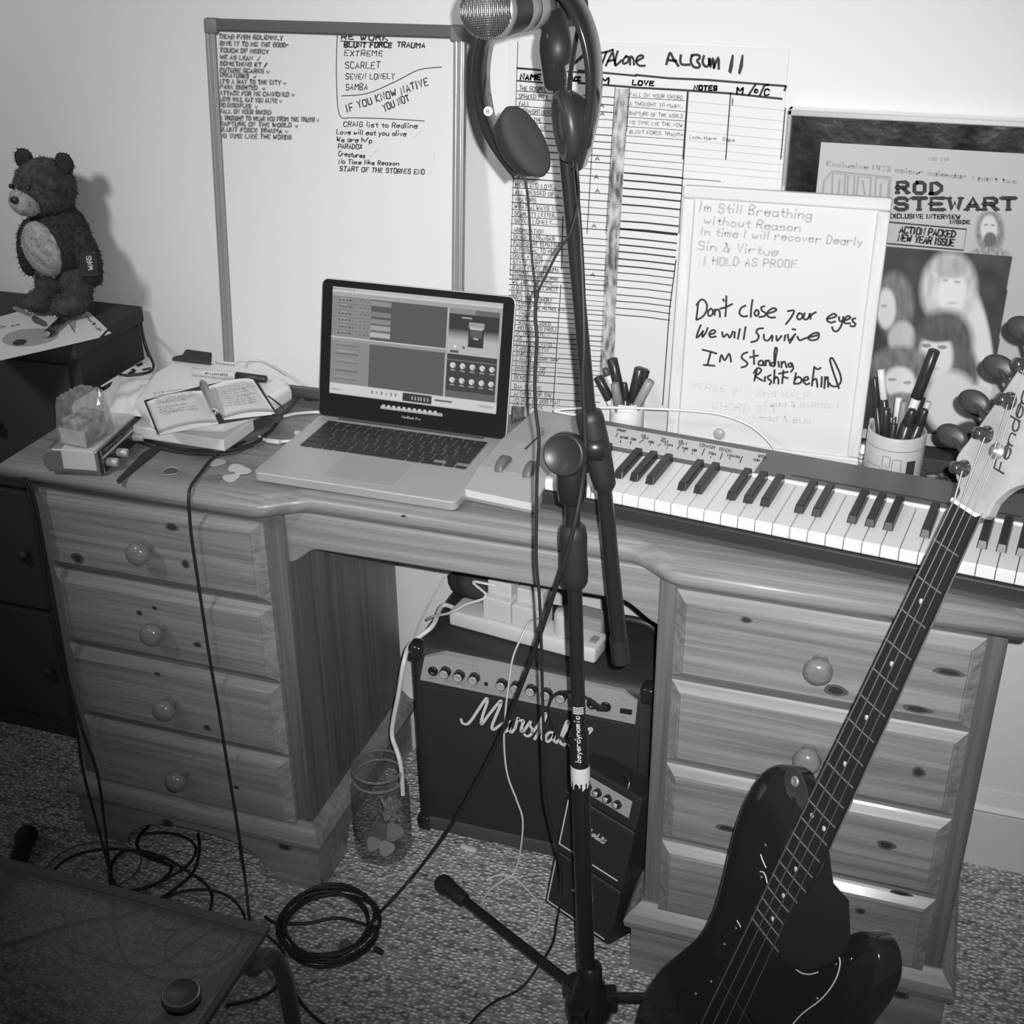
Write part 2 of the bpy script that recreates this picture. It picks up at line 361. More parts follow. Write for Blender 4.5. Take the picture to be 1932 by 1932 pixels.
for (a, b) in PX:
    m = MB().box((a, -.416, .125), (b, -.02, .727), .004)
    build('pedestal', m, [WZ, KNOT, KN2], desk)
    # plinth: bulging moulding over bracket feet with an arch between them
    m = MB(); c = (a + b) / 2
    po = [(a, -.418), (b, -.418), (b, -.02), (a, -.02)]; po = [(a, -.02), (a, -.418), (b, -.418), (b, -.02)]
    pf = [(.088, -.014), (.098, -.022), (.110, -.024), (.122, -.018), (.130, -.008), (.138, -.001), (.1385, .02)]
    rg = []
    for z, d in pf:
        q = offs(po, d); rg += [(p.x, min(p.y, -.02), z) for p in q]
    m.add(rg, [(i * 4 + j, i * 4 + (j + 1) % 4, (i + 1) * 4 + (j + 1) % 4, (i + 1) * 4 + j) for i in range(len(pf) - 1) for j in range(4)], 0, False)
    m.add(rg[-4:], [(0, 1, 2, 3)])
    # front board with arch, 18 mm thick
    A = a - .013; B = b + .013
    def arch(A, B):
        P = [(A, 0), (A, .09), (B, .09), (B, 0), (B - .085, 0), (B - .09, .012)]
        for i in range(0, 13):
            t = i / 12; P.append((B - .095 - (B - A - .19) * t, .026 + .048 * (1 - abs(2 * t - 1) ** 3.0)))
        P += [(A + .09, .012), (A + .085, 0)]
        return P
    m.prism(arch(A, B), .413, .432, M=Matrix(((1, 0, 0, 0), (0, 0, -1, 0), (0, 1, 0, 0), (0, 0, 0, 1))))
    for sx, x0, x1 in ((-1, A, A + .018), (1, B - .018, B)):
        m.prism([(-.413, 0), (-.413, .09), (-.02, .09), (-.02, 0), (-.09, 0), (-.11, .05), (-.31, .05), (-.33, 0)], x0, x1, M=Matrix(((0, 0, 1, 0), (1, 0, 0, 0), (0, 1, 0, 0), (0, 0, 0, 1))))
    knots(m, [(a + .17, -.4325, .075, .012, .009), (b - .05, -.4325, .085, .013, .009)], 'y')
    build('plinth', m, [WX, KNOT, KN2], desk)
# apron over the knee hole
P = [(.10, .727), (.10, .635)]
for i in range(0, 9): t = i / 8; P.append((.104 + .05 * t, .638 + .030 * (3 * t * t - 2 * t ** 3)))
P += [(.30, .669), (.50, .669)]
for i in range(0, 9): t = i / 8; P.append((.62 + .06 * t, .669 - .032 * (3 * t * t - 2 * t ** 3)))
P += [(.682, .635), (.682, .727)]
m = MB().prism(P, .372, .402, .003, M=Matrix(((1, 0, 0, 0), (0, 0, -1, 0), (0, 1, 0, 0), (0, 0, 0, 1))))
build('apron', m, [WX, KNOT, KN2], desk)
# drawers
KL = {(0, 0): [(-.07, .690, .012, .007), (-.055, .628, .007, .008), (-.255, .603, .012, .010)], (0, 1): [(-.125, .535, .005, .004), (-.155, .520, .006, .005), (-.055, .480, .008, .005)],
      (0, 2): [(-.06, .315, .008, .006), (-.14, .405, .006, .004)], (0, 3): [(-.15, .16, .01, .006), (-.02, .20, .006, .004)],
      (1, 0): [(.80, .693, .008, .005), (.925, .607, .016, .009), (1.06, .665, .02, .006), (1.03, .60, .02, .006)], (1, 1): [(1.045, .50, .009, .009), (.95, .545, .007, .004)],
      (1, 2): [(.80, .335, .018, .006), (1.02, .365, .013, .008)], (1, 3): [(1.0, .235, .008, .006), (1.05, .285, .016, .004)]}
for s_, (a, b) in enumerate(((-.317, .079), (.703, 1.099))):
    for kx in range(4):
        zt = .715 - kx * .147; zb = zt - .1405
        m = MB(); L_ = [(a, b, zb, zt, -.416), (a, b, zb, zt, -.424), (a + .003, b - .003, zb + .003, zt - .003, -.4265), (a + .014, b - .014, zb + .014, zt - .0125, -.4355), (a + .0155, b - .0155, zb + .0155, zt - .014, -.4360), (a + .0168, b - .0168, zb + .0168, zt - .0155, -.4385)]
        vv = []
        for (x0, x1, z0, z1, y) in L_: vv += [(x0, y, z0), (x1, y, z0), (x1, y, z1), (x0, y, z1)]
        m.add(vv, [(i * 4 + j, i * 4 + (j + 1) % 4, (i + 1) * 4 + (j + 1) % 4, (i + 1) * 4 + j) for i in range(len(L_) - 1) for j in range(4)])
        e = (len(L_) - 1) * 4; m.add(vv[e:], [(0, 1, 2, 3)])
        knots(m, [(x, -.4386, z, p, q) for x, z, p, q in KL[(s_, kx)]], 'y')
        d = build('drawer', m, [WX, KNOT, KN2], desk)
        kc = ((a + b) / 2, -.4386, zt - .066)
        m = MB().lathe([(.011, 0), (.0105, .004), (.010, .008), (.0125, .011), (.0128, .013), (.0125, .0145), (.0165, .018), (.019, .024), (.0185, .031), (.015, .036), (.009, .0385), (0, .039)], 28, axis(kc, (0, -1, 0)))
        build('knob', m, KNB, d)

# ================================================================ black chest at the left
CB = mat('black_ash', .036, .7, bump=(60, .2, .0008)); ch = thing('chest', 'tall black ash chest in the left corner beside the desk', 'chest', (-.72, -.11, 0))
build('body', MB().box((-1.08, -.205, .03), (-.372, -.02, .845), .003), CB, ch)
build('top', MB().box((-1.10, -.222, .845), (-.362, -.018, .875), .004), CB, ch)
build('plinth', MB().box((-1.07, -.198, 0), (-.38, -.03, .03)), CB, ch)
for z0, z1 in ((.06, .31), (.32, .57), (.58, .83)):
    d = build('drawer', MB().box((-1.06, -.218, z0), (-.39, -.205, z1), .003), CB, ch)
    for x in (-.90, -.55): build('knob', MB().lathe([(.006, 0), (.006, .008), (.011, .014), (.011, .018), (0, .021)], 16, axis((x, -.218, (z0 + z1) / 2), (0, -1, 0))), CB, d)

# ================================================================ guitar amplifier in the knee hole
TOL = mat('black_tolex', .030, .55, bump=(700, .5, .0006)); GRL = mat('grille_cloth', .022, .8, bump=(900, .5, .0005)); PNL = mat('control_panel', .42, .4, .2)
amp = thing('guitar_amplifier', 'large black guitar amplifier with a silver control panel under the desk', 'amplifier', (.433, -.14, 0))
AX0, AX1, AF, AB, AT = .222, .646, -.245, -.03, .412
# side profile: (y, z)
SP = [(AB, .012), (AB, AT), (-.205, AT), (-.222, .405), (-.232, .395)]
m = MB().box((AX0, AF, .012), (AX1, AB, AT), .022, seg=4)
build('cabinet', m, TOL, amp)
build('grille', MB().box((AX0 + .022, AF - .003, .053), (AX1 - .022, AF + .004, .338), .002), GRL, amp)
build('lower_bar', MB().box((AX0 + .022, AF - .004, .022), (AX1 - .022, AF + .004, .050), .004), mat('ledge_catchlight_grey', .07, .5, bump=(300, .5, .001)), amp, label='grey bar along the foot of the front, coloured paler for caught light')  # paler grey puts the light caught by the lower ledge into the colour
ppl = ((0, AF - .0035, .345), Vector((0, -1, 0)))
def onp(x, y): return on(700 + x / 3.45, 1060 + y / 3.45, *ppl)
oc = [onp(*q) for q in [(350, 617), (470, 603), (1645, 845), (1735, 908), (1720, 1056), (320, 766)]]
m = MB(); nn = ppl[1]; m.add([p + nn * .001 for p in oc] + [p - nn * .012 for p in oc], [(5, 4, 3, 2, 1, 0), (0, 1, 7, 6), (1, 2, 8, 7), (2, 3, 9, 8), (3, 4, 10, 9), (4, 5, 11, 10), (5, 0, 6, 11)])
pan = build('control_panel', m, PNL, amp)
SPUN = mat('spun_metal', .55, .35, .35)
for x, y in [(490, 708), (580, 730), (678, 748), (858, 786), (950, 803), (1048, 823), (1148, 846), (1245, 866)]:
    c = onp(x, y); mx = axis(c, nn)
    kb = build('knob', MB().lathe([(.0098, .001), (.0095, .004), (.0088, .012), (.0078, .0125)], 24, mx), BLKG, pan)
    build('knob_cap', MB().lathe([(.0076, .0125), (.0076, .0135), (.0062, .014), (.0055, .0135), (0, .0138)], 24, mx), SPUN, amp, label='spun silver cap of a control knob')
for x, y in [(407, 707), (1440, 922), (1530, 938)]:
    build('jack_socket', MB().lathe([(.0088, .001), (.0088, .004), (.0055, .0045), (.005, .001), (0, .0005)], 20, axis(onp(x, y), nn)), BLKG, pan)
m = MB(); [m.add([p + nn * .003 for p in [onp(*q) for q in [(1625, 950), (1700, 962), (1698, 990), (1622, 978)]]] + [p for p in [onp(*q) for q in [(1622, 947), (1704, 959), (1700, 994), (1619, 981)]]], [(3, 2, 1, 0), (0, 1, 5, 4), (1, 2, 6, 5), (2, 3, 7, 6), (3, 0, 4, 7)])]
build('power_switch', m, BLKG, pan)
build('button', MB().box(onp(752, 790) - Vector((.003, .004, .003)), onp(752, 790) + Vector((.003, .001, .003)), .0005), BLK, pan)
# printed legends: thin lines and small blurred words below each knob
m = MB(); n_ = (oc[0], nn)
for x, y in [(400, 762), (490, 782), (585, 800), (680, 820), (760, 835), (860, 858), (980, 880), (1050, 895), (1150, 915), (1245, 938), (1430, 970), (1510, 990), (1660, 900), (1650, 1015)]:
    text_px(m, 'GAIN BASS VOL CLN'.split()[int(x) % 4], (700 + (x - 25) / 3.45, 1060 + (y - 5) / 3.45), (700 + (x + 25) / 3.45, 1060 + (y + 6) / 3.45), 3.2, (oc[0] + nn * .001, nn), .0006)
for pth in parse('510,690 512,645 690,680 692,725 / 820,760 822,705 975,725 975,790 / 1040,770 1042,735 1165,770 1165,830'):
    poly_px(m, pth, (oc[0] + nn * .001, nn), .0006, 3.45, (700, 1060))
build('panel_print', m, INKM, amp, label='printed legends of the control panel')
# script lettering on the grille
LOGO = '''590,1020 600,1045 630,1050 660,1020 700,960 745,895 760,905 735,980 722,1030 725,1050 770,990 835,912 848,920 815,1000 795,1050 790,1080 805,1085 840,1060 870,1040 /
910,1035 885,1045 868,1080 880,1100 905,1070 918,1035 905,1085 918,1105 942,1075 / 942,1075 960,1012 972,1028 996,1028 985,1065 980,1098 1000,1092 / 1000,1092 1044,1030 1036,1056 1054,1086 1046,1116 1020,1130 1002,1118 /
1050,1108 1096,1050 1130,985 1142,995 1105,1080 1068,1148 / 1078,1130 1105,1095 1122,1105 1112,1145 1130,1152 / 1200,1108 1165,1105 1140,1135 1150,1165 1180,1145 1200,1110 1192,1155 1212,1172 /
1210,1170 1255,1120 1290,1040 1275,1040 1245,1120 1235,1170 1260,1190 / 1262,1185 1310,1130 1345,1060 1330,1055 1300,1130 1290,1180 1310,1195 1355,1170 1400,1130 1440,1085 1420,1085 1385,1150 1370,1185 1395,1190'''
def script_logo(m, org, sc, pl, wd, tf=lambda q: q):
    for pth in parse(LOGO): poly_px(m, [tf(q) for q in pth], pl, wd, sc, org, sm=5)
m = MB(); gp = ((0, AF - .0035, 0), Vector((0, -1, 0))); script_logo(m, (700, 1060), 3.45, gp, .0050)
for v in range(len(m.v)): pass
lg = MB(); lg.add([(x, y - .002, z) for x, y, z in m.v], m.f); lg.add([(x, y + .001, z) for x, y, z in m.v], m.f)
build('logo', lg, WHT, amp, label='white raised script lettering')
for x in (AX0, AX1):
    for z in (.012, AT):
        sx = 1 if x == AX0 else -1; sz = 1 if z < .1 else -1
        m = MB().box((min(x - sx * .002, x + sx * .026), AF - .003, min(z - sz * .002, z + sz * .032)), (max(x - sx * .002, x + sx * .026), AF + .03, max(z - sz * .002, z + sz * .032)), .009, seg=3)
        build('corner_protector', m, BLKG, amp)
for x in (AX0 + .04, AX1 - .04):
    for y in (AF + .04, AB - .04): build('foot', MB().lathe([(.014, 0), (.015, .012)], 16, Matrix.Translation((x, y, 0))), RUB, amp)
hm = MB().tube(smooth_path([(.53, -.09, .414), (.535, -.09, .428), (.56, -.09, .436), (.60, -.09, .432), (.615, -.09, .414)], 5), .007, 8)
build('carry_handle', hm, BLK, amp)

# power strip lying on the amplifier
def up_(px, py, z=.413): return atz(px, py, z)
s0 = atz(846, 1180, .413); s1 = atz(1122, 1255, .413); ux = (s1 - s0); ux.z = 0; sl = ux.length; ux.normalize(); uy = Vector((-ux.y, ux.x, 0))
SM = frame(s0, ux, uy)
ps = thing('power_strip', 'long white power strip lying along the top of the amplifier', 'power strip', s0, math.atan2(ux.y, ux.x))
build('body', MB().box((0, 0, 0), (sl, .055, .03), .006, SM, seg=3), WHT, ps)
build('switch', MB().box((sl - .018, .015, .029), (sl - .006, .035, .034), .002, SM), mat('rocker_grey', .3, .4), ps)
def adapter(x, y, w_, d_, h_, lab, z=.0305, round_=False, step=True):
    t = thing('plug_adapter' if h_ > .04 else 'plug', lab, 'plug', SM @ Vector((x + w_ / 2, y + d_ / 2, z)), math.atan2(ux.y, ux.x))
    if round_: build('body', MB().lathe([(w_ * .5, 0), (w_ * .5, h_ * .8), (w_ * .42, h_), (0, h_)], 24, SM @ Matrix.Translation((x + w_ / 2, y + d_ / 2, z + .0005))), WHT, t)
    else: build('body', MB().box((x, y, z), (x + w_, y + d_, z + h_), .003, SM), WHT, t)
    if step: build('step', MB().box((x + .004, y + d_ * .25, z + h_), (x + w_ - .004, y + d_, z + h_ + .028), .003, SM), WHT, t)
    return t
adapter(.064, .006, .052, .046, .042, 'white plug adapter with a raised block, first on the power strip')
adapter(.118, .006, .056, .046, .04, 'white plug adapter with a raised block, second on the power strip')
adapter(.188, .008, .042, .042, .04, 'round-bodied white plug near the middle of the power strip', round_=True, step=False)
m = MB().box((.20, .052, .0), (.262, .092, .05), .006, SM)
solo('power_brick', m, mat('grey_brick', .30, .5), 'grey power brick on the amplifier behind the strip', 'power adapter')
# black bag-like lump behind, against the wall
bm_ = bmesh.new(); bmesh.ops.create_icosphere(bm_, subdivisions=3, radius=1)
c0 = atz(885, 1150, .44)
for v in bm_.verts:
    k_ = 1 + .14 * math.sin(v.co.x * 5 + v.co.z * 3) * math.cos(v.co.y * 4)
    v.co = Vector((.30 + v.co.x * .062 * k_ + v.co.z * .012, -.075 + v.co.y * .035 * k_, .413 + .036 * k_ + v.co.z * .036 * k_))
solo('cable_pouch', MB().frombm(bm_, 0, True), BLKM, 'soft black pouch on the amplifier, behind the left end of the power strip', 'pouch')

# ================================================================ small practice stack leaning on the amplifier
al = R(15); dv = Vector((.904, -.428, 0)); nf = Vector((-.428, -.904, 0)); n2 = (nf * math.cos(al) + Vector((0, 0, 1)) * math.sin(al)).normalized()
MO = Vector((.500, -.3555, .018)); MM = frame(MO, dv, n2.cross(dv)); MM = Matrix((dv, n2.cross(dv) , n2)).transposed().to_4x4(); MM.translation = MO
# local axes: x across the front, y up the leaning front, z out of the front
mini = thing('practice_amplifier', 'miniature black stack amplifier leaning against the front of the big amplifier', 'amplifier', (MO.x + .09, MO.y - .01, 0))
W_ = .138
build('lower_speaker_cabinet', MB().box((-.004, 0, -.066), (W_, .1015, 0), .004, MM), BLK, mini)
build('upper_speaker_cabinet', MB().box((-.004, .103, -.066), (W_, .211, 0), .004, MM), BLK, mini)
hd = build('amplifier_head', MB().box((-.004, .2125, -.066), (W_, .272, 0), .004, MM), BLK, mini)
pn = build('control_panel', MB().box((.012, .229, -.002), (.122, .259, .0012), .001, MM), PNL, mini)
for u in (.036, .057, .078, .098):
    mx = MM @ Matrix.Translation((u, .242, .001))
    build('knob', MB().lathe([(.0075, 0), (.0072, .003), (.006, .009), (0, .0092)], 16, mx), BLKG, pn)
    build('knob_cap', MB().lathe([(.0048, .0093), (.0044, .0102), (0, .0100)], 12, mx), SPUN, mini)
for y0, y1 in ((.008, .088), (.118, .2)):
    m = MB()
    for p, q in (((.003, y0), (.003, y1)), ((.003, y0), (W_ - .010, y0)), ((W_ - .010, y0), (W_ - .010, y1)), ((.003, y1), (W_ - .010, y1))):
        if p[0] == q[0] and p[0] > .05 or p[1] == q[1] == y1: continue
        m.tube([MM @ Vector((p[0], p[1], .0012)), MM @ Vector((q[0], q[1], .0012))], .0013, 6)
    build('piping', m, WHT, mini)
    cx, cy = .047, (y0 + y1) / 2 - .003 + .012
    m = MB(); k_ = .044 / 850
    for pth in parse(LOGO):
        m.strip(smooth_path([MM @ Vector((cx + (x - 590) * k_, cy - (y - 890 - (x - 590) * .21) * k_ * 1.25 + .006, .0012)) for x, y in pth], 4), .0017, n2)
    build('logo', m, WHT, mini)
for y in (.2118, .1022): build('seam_trim', MB().tube([MM @ Vector((-.004, y, .001)), MM @ Vector((W_, y, .001))], .0012, 6), mat('dark_trim', .09, .4), mini)
jp = MM @ Vector((.098, .272, -.018)); jt = aty(1150, 1452, -.262); jb = aty(1108, 1424, -.262)
m = MB().tube([jp, jp + n2.cross(dv) * .006], .0040, 10, mi=1); m.tube([jp + n2.cross(dv) * .005, jp + n2.cross(dv) * .012 + (jt - jp) * .12, jt], [.0040, .0045, .0030], 10)
m.tube(smooth_path([jt, jb, aty(1090, 1412, -.262), aty(1077, 1402, -.262), onp(1260, 1130) + nn * .012, onp(1200, 1060) + nn * .012, onp(1172, 930) + nn * .016, onp(1210, 830) + nn * .018, onp(1290, 795) + nn * .022, onp(1390, 815) + nn * .022, onp(1440, 850) + nn * .02], 6), .0023, 8)
m.tube([onp(1530, 938) + nn * .006, onp(1500, 915) + nn * .016, onp(1440, 850) + nn * .02], [.0058, .0055, .004], 12)
solo('patch_lead', m, [RUB, CHR], 'thin black lead joining the large amplifier to the top of the miniature stack amplifier', 'cable')

# ================================================================ microphone stand
SY = -.57; BM = mat('black_enamel', .018, .3, coat=.3)
base = aty(1107, 1858, SY); base.z = max(base.z, .09); top = aty(1079, 925, SY)
st = thing('microphone_stand', 'tall black boom microphone stand in front of the desk', 'microphone stand', (base.x, base.y, 0))
ax_ = (top - base).normalized()
def onst(z): return base + ax_ * ((z - base.z) / ax_.z)
build('lower_tube', MB().tube([onst(.07), onst(.56)], .0128, 24), BM, st)
build('upper_tube', MB().tube([onst(.56), onst(.93)], .0092, 20), BM, st)
build('clutch', MB().lathe([(.0135, 0), (.0165, .006), (.0175, .02), (.0165, .045), (.0172, .07), (.0155, .082), (.011, .086)], 28, axis(onst(.785), ax_)), RUB, st)
# tripod base
m = MB().lathe([(.013, .14), (.018, .135), (.019, .11), (.024, .10), (.026, .075), (.034, .065), (.036, .045), (.030, .035), (.012, .03)], 28, axis((onst(.0).x, onst(.0).y, 0), (0, 0, 1)))
build('hub', m, BM, st)
hb = onst(.055)
l1 = atz(842, 1672, .022); l1 -= (l1 - hb).normalized() * .0
for i, e in enumerate((l1, Vector((hb.x + .345, hb.y + .155, .022)), Vector((hb.x - .05, hb.y - .375, .022)))):
    d_ = (e - hb); d_.z = 0; d_.normalize(); s_ = Vector((hb.x, hb.y, .066)) + d_ * .03
    lg_ = build('leg', MB().tube([s_, e], .0085, 16), BM, st)
    bk = MB().box((0, -.013, -.022), (.045, .013, .016), .004, frame(Vector((hb.x, hb.y, .066)), d_, Vector((-d_.y, d_.x, 0)))); build('leg_bracket', bk, BM, st)
    u_ = (e - s_).normalized(); build('rubber_foot', MB().lathe([(.0095, -.055), (.0125, -.05), (.0140, -.015), (.0165, .0), (.0165, .012), (.011, .020), (0, .021)], 20, axis(e, u_)), RUB, lg_)
# sticker and torn label round the tube
vd = CAM - onst(.5); vd.z = 0; vd.normalize()
def cylpt(z, th, rr):          # th measured from the camera-facing side
    c = onst(z); a = Vector((vd.x * math.cos(th) - vd.y * math.sin(th), vd.x * math.sin(th) + vd.y * math.cos(th), 0)); return c + a * rr
m = MB()
zb_, ht = .500, .0098
for i in range(18):
    t0 = -1.6 + 3.2 * i / 18; t1 = -1.6 + 3.2 * (i + 1) / 18; zc = .487 - rnd.uniform(0, .012) * (1 if i % 3 else 0)
    m.add([cylpt(.508, t0, .0132), cylpt(.508, t1, .0132), cylpt(zc - .004, t1, .0132), cylpt(zc - .004, t0, .0132)], [(3, 2, 1, 0)])
build('torn_label', m, PAP, st, label='torn white paper label')
m = MB(); word = 'beyerdynamic'; z = .520
for chx in word:
    for stx in glyph(chx):
        pts = [cylpt(z + x * .0045, -.45 + (1 - yv) * .55, .0131) for x, yv in stx]
        for a_, b_ in zip(pts, pts[1:]): m.strip([a_, b_], .0014, (vd.x, vd.y, 0))
    z += .0064
for i in range(4): m.strip([cylpt(z + .002 + i * .003, -.5, .0131), cylpt(z + .002 + i * .003, 0, .0131), cylpt(z + .002 + i * .003, .5, .0131)], .0018, (vd.x, vd.y, 0))
build('sticker', m, mat('sticker_white', .6, .5), st, label='small vertical white lettering')
# swivel clamp with its big round knob
ck = aty(1070, 856, SY - .012); kd = (Vector((ck.x - .1, ck.y - .85, ck.z + .28)) - ck).normalized()
build('clamp', MB().lathe([(.012, -.005), (.017, .0), (.019, .02), (.0165, .05), (.012, .058)], 24, axis(onst(.905), ax_)), BM, st)
m = MB().lathe([(.012, -.035), (.014, -.02), (.0205, -.012), (.0255, -.004), (.0265, .004), (.0255, .012), (.023, .015), (.0225, .0142), (0, .0145)], 32, axis(ck, kd))
build('clamp_knob', m, BLK, st)
m = MB().lathe([(.012, -.012), (.016, -.008), (.016, .012), (.012, .016)], 20, axis(ck + Vector((.025, .02, .003)), Vector((1, .15, 0)))); build('clamp_pivot', m, BM, st)
# boom, leaning up to the left, its counter end hanging down to the right
BY = SY + .012
bt = aty(1050, 105, BY - .01); bmid = aty(1128, 850, BY + .004); bb_ = aty(1171, 1240, BY + .012)
bs = aty(1111, 760, BY + .002)
build('boom_arm', MB().tube([bt, bs, bmid], .0076, 18), BM, st)
build('boom_sleeve', MB().lathe([(.009, 0), (.0135, .006), (.0150, .02), (.0165, .06), (.0165, .094), (.0150, .102), (.010, .105)], 24, axis(aty(1143, 925, BY + .004), (aty(1110, 775, BY + .002) - aty(1143, 925, BY + .004)))), RUB, st)
build('boom_tail', MB().tube([aty(1140, 920, BY + .004), bb_], [.0092, .0108], 18), BM, st)
build('tail_cap', MB().tube([bb_ + (bb_ - bmid).normalized() * -.03, bb_ + (bb_ - bmid).normalized() * .006], .0122, 18), RUB, st)
# clip at the head of the boom
dn = (bt - bmid).normalized()
m = MB().lathe([(.0095, 0), (.0125, .004), (.0135, .04), (.011, .052), (.0095, .056)], 24, axis(aty(1049, 168, BY - .01), dn)); build('clip_joint', m, BLKG, st)
mic_c = aty(919, 20, SY - .07); mdir = (CM @ Vector((.56, .03, 0)) + ray(919, 20).normalized() * .83).normalized()
cl = mic_c + mdir * .108
m = MB().tube(smooth_path([aty(1050, 108, BY - .01), aty(1052, 84, BY - .012), cl + mdir * .004 + (aty(1056, 70, BY) - cl) * .35, cl + mdir * .006], 4), .0145, 18)
m.lathe([(.0188, -.026), (.0212, -.024), (.0205, .034), (.0175, .036), (.0165, .034)], 24, axis(cl + mdir * .02, mdir))
build('microphone_clip', m, RUB, st)

# ================================================================ microphone in the clip
MX = axis(mic_c, mdir)
mic = thing('microphone', 'dynamic microphone with a silver mesh ball grille held in the boom stand clip', 'microphone', mic_c)
gm = bpy.data.materials.new('mesh_grille'); gm.use_nodes = True; N_, L_ = nt(gm); b_ = N_['Principled BSDF']
def grille_nodes():
    tc = N_.new('ShaderNodeUVMap') if False else N_.new('ShaderNodeTexCoord')
    return tc
b_.inputs['Metallic'].default_value = .9; b_.inputs['Roughness'].default_value = .3; b_.inputs['Base Color'].default_value = (.5, .5, .5, 1)
# woven wire ball: real rings of wire over a dark foam core
core = MB().ell((0, 0, 0), (.0252, .0252, .0262), 32, 20, MX); build('foam_core', core, mat('dark_foam', .015, .9), mic)
m = MB(); ra = .0262; up_ax = Vector((0, 0, 1))
v1 = Vector((.93, .28, .05)).normalized(); v3 = Vector((.25, -.9, .2)); v3 = (v3 - v1 * v3.dot(v1)).normalized(); v2 = v3.cross(v1)
for i in range(-13, 14):                     # wires running up the ball
    s_ = i / 13.6; rr = ra * math.sqrt(1 - s_ * s_)
    m.tube([mic_c + v1 * ra * s_ + (v2 * math.cos(t) + v3 * math.sin(t)) * (rr * (1 + .016 * math.sin(t * 14 + i * math.pi))) for t in [2 * math.pi * j / 48 for j in range(48)]], .00066, 5, closed=True)
for i in range(-12, 13):
    s_ = i / 12.6; rr = ra * math.sqrt(1 - s_ * s_)
    m.tube([mic_c + v2 * ra * s_ + (v1 * math.cos(t) + v3 * math.sin(t)) * (rr * .992) for t in [2 * math.pi * j / 40 for j in range(40)]], .00026, 4, closed=True)
build('grille', m, gm, mic, label='silver wire mesh ball')
build('rim_band', MB().lathe([(.0255, .004), (.0272, .005), (.0272, .0125), (.0255, .0135)], 36, MX), SIL, mic)
build('collar', MB().lathe([(.0262, .0125), (.0250, .030), (.0226, .046), (.0220, .052)], 36, MX, capends=False), BLK, mic)
build('ring', MB().lathe([(.0222, .050), (.0226, .053), (.0222, .066), (.0212, .067)], 36, MX), mat('grey_ring', .34, .4, .3), mic)
build('ring', MB().lathe([(.0208, .070), (.0214, .0725), (.0210, .085), (.0200, .0865)], 36, MX), MATS['grey_ring'], mic)
build('neck', MB().lathe([(.0213, .0660), (.0205, .0715)], 36, MX, capends=False), BLK, mic)
build('body', MB().lathe([(.0200, .086), (.0196, .093), (.0190, .095), (.0192, .10), (.0184, .102), (.0165, .112), (.0150, .13), (.0130, .160), (.012, .165), (0, .166)], 32, MX), mat('worn_black_metal', .10, .3, .6, bump=(90, .8, .001)), mic)

# ================================================================ headphones hanging over the microphone
HP = thing('headphones', 'black headphones hanging from the head of the microphone stand', 'headphones', aty(1020, 340, SY - .03))
HY = SY - .035
def hp(x, y, dy=0.0): return aty(x, y, HY + dy)
Lp = [(978, 326, .02), (951, 290, .018), (924, 240, .012), (909, 170, .006), (910, 110, .002), (925, 55, 0), (955, 5, -.002), (1000, -28, -.004), (1040, -30, -.008), (1076, -4, -.012), (1103, 45, -.016), (1117, 100, -.018), (1121, 160, -.02), (1115, 225, -.02), (1103, 280, -.018), (1093, 315, -.016)]
pth = smooth_path([hp(*p) for p in Lp], 6)
wide = Vector((.12, 1, .04)).normalized()    # the band's broad direction, front to back
def band(path, w0, th, off=0.0):
    m = MB(); k = len(path); vv = []
    for i, p in enumerate(path):
        t = (path[min(i + 1, k - 1)] - path[max(i - 1, 0)]).normalized(); wd_ = (wide - t * wide.dot(t)).normalized(); nr = wd_.cross(t)
        ww = w0 * (.62 + .38 * math.sin(math.pi * i / (k - 1))) ; h = th
        for a, b in ((-1, -.6), (-.8, -1), (.8, -1), (1, -.6), (1, .6), (.8, 1), (-.8, 1), (-1, .6)): vv.append(p + wd_ * (ww * a / 2) + nr * (h * b / 2 + off))
    m.add(vv, [(i * 8 + j, i * 8 + (j + 1) % 8, (i + 1) * 8 + (j + 1) % 8, (i + 1) * 8 + j) for i in range(k - 1) for j in range(8)], 0, True)
    m.add(vv[:8], [tuple(range(8))[::-1]]); m.add(vv[-8:], [tuple(range(8))]); return m
hbo = build('headband', band(pth, .036, .0085), BLKG, HP)
# side marking
c = hp(921, 210, -.006); nrm = (CAM - c).normalized(); dsk = MB().lathe([(.0048, 0), (.0048, .0012), (0, .0012)], 20, axis(c, nrm)); build('side_mark', dsk, WHT, HP, label='small round white marking')
m = MB(); text_px(m, 'R', (918, 214), (925, 214), 7, (c + nrm * .0016, nrm), .0009, jit=0, gap=.3); build('side_letter', m, INK, HP)
# left ear cup, its cushion turned to the camera
lc = hp(982, 272, -.02); ln = Vector((.80, -.42, .42)).normalized()
def lathe_oval(prof, M, sx, sy, n=36):
    mb = MB().lathe(prof, n, Matrix.Identity(4)); mb.v = [tuple(M @ Vector((v[0] * sx, v[1] * sy, v[2]))) for v in mb.v]; return mb
tl = (hp(1022, 322) - hp(945, 222)).normalized(); M1 = frame(lc, (tl - ln * tl.dot(ln)), ln.cross(tl))
if (M1.to_3x3() @ Vector((0, 0, 1))).dot(ln) < 0: M1 = M1 @ Matrix.Rotation(math.pi, 4, 'X')
FOAM = mat('ear_foam', .034, .95, bump=(500, .4, .0005))
build('ear_cup', lathe_oval([(.0, -.022), (.016, -.021), (.026, -.015), (.030, -.006), (.030, .0)], M1, 1.14, .66), BLK, HP)
build('ear_cushion', lathe_oval([(.030, 0), (.034, .003), (.0355, .008), (.034, .013), (.029, .0155), (.012, .0148), (0, .0145)], M1, 1.10, .64), FOAM, HP)
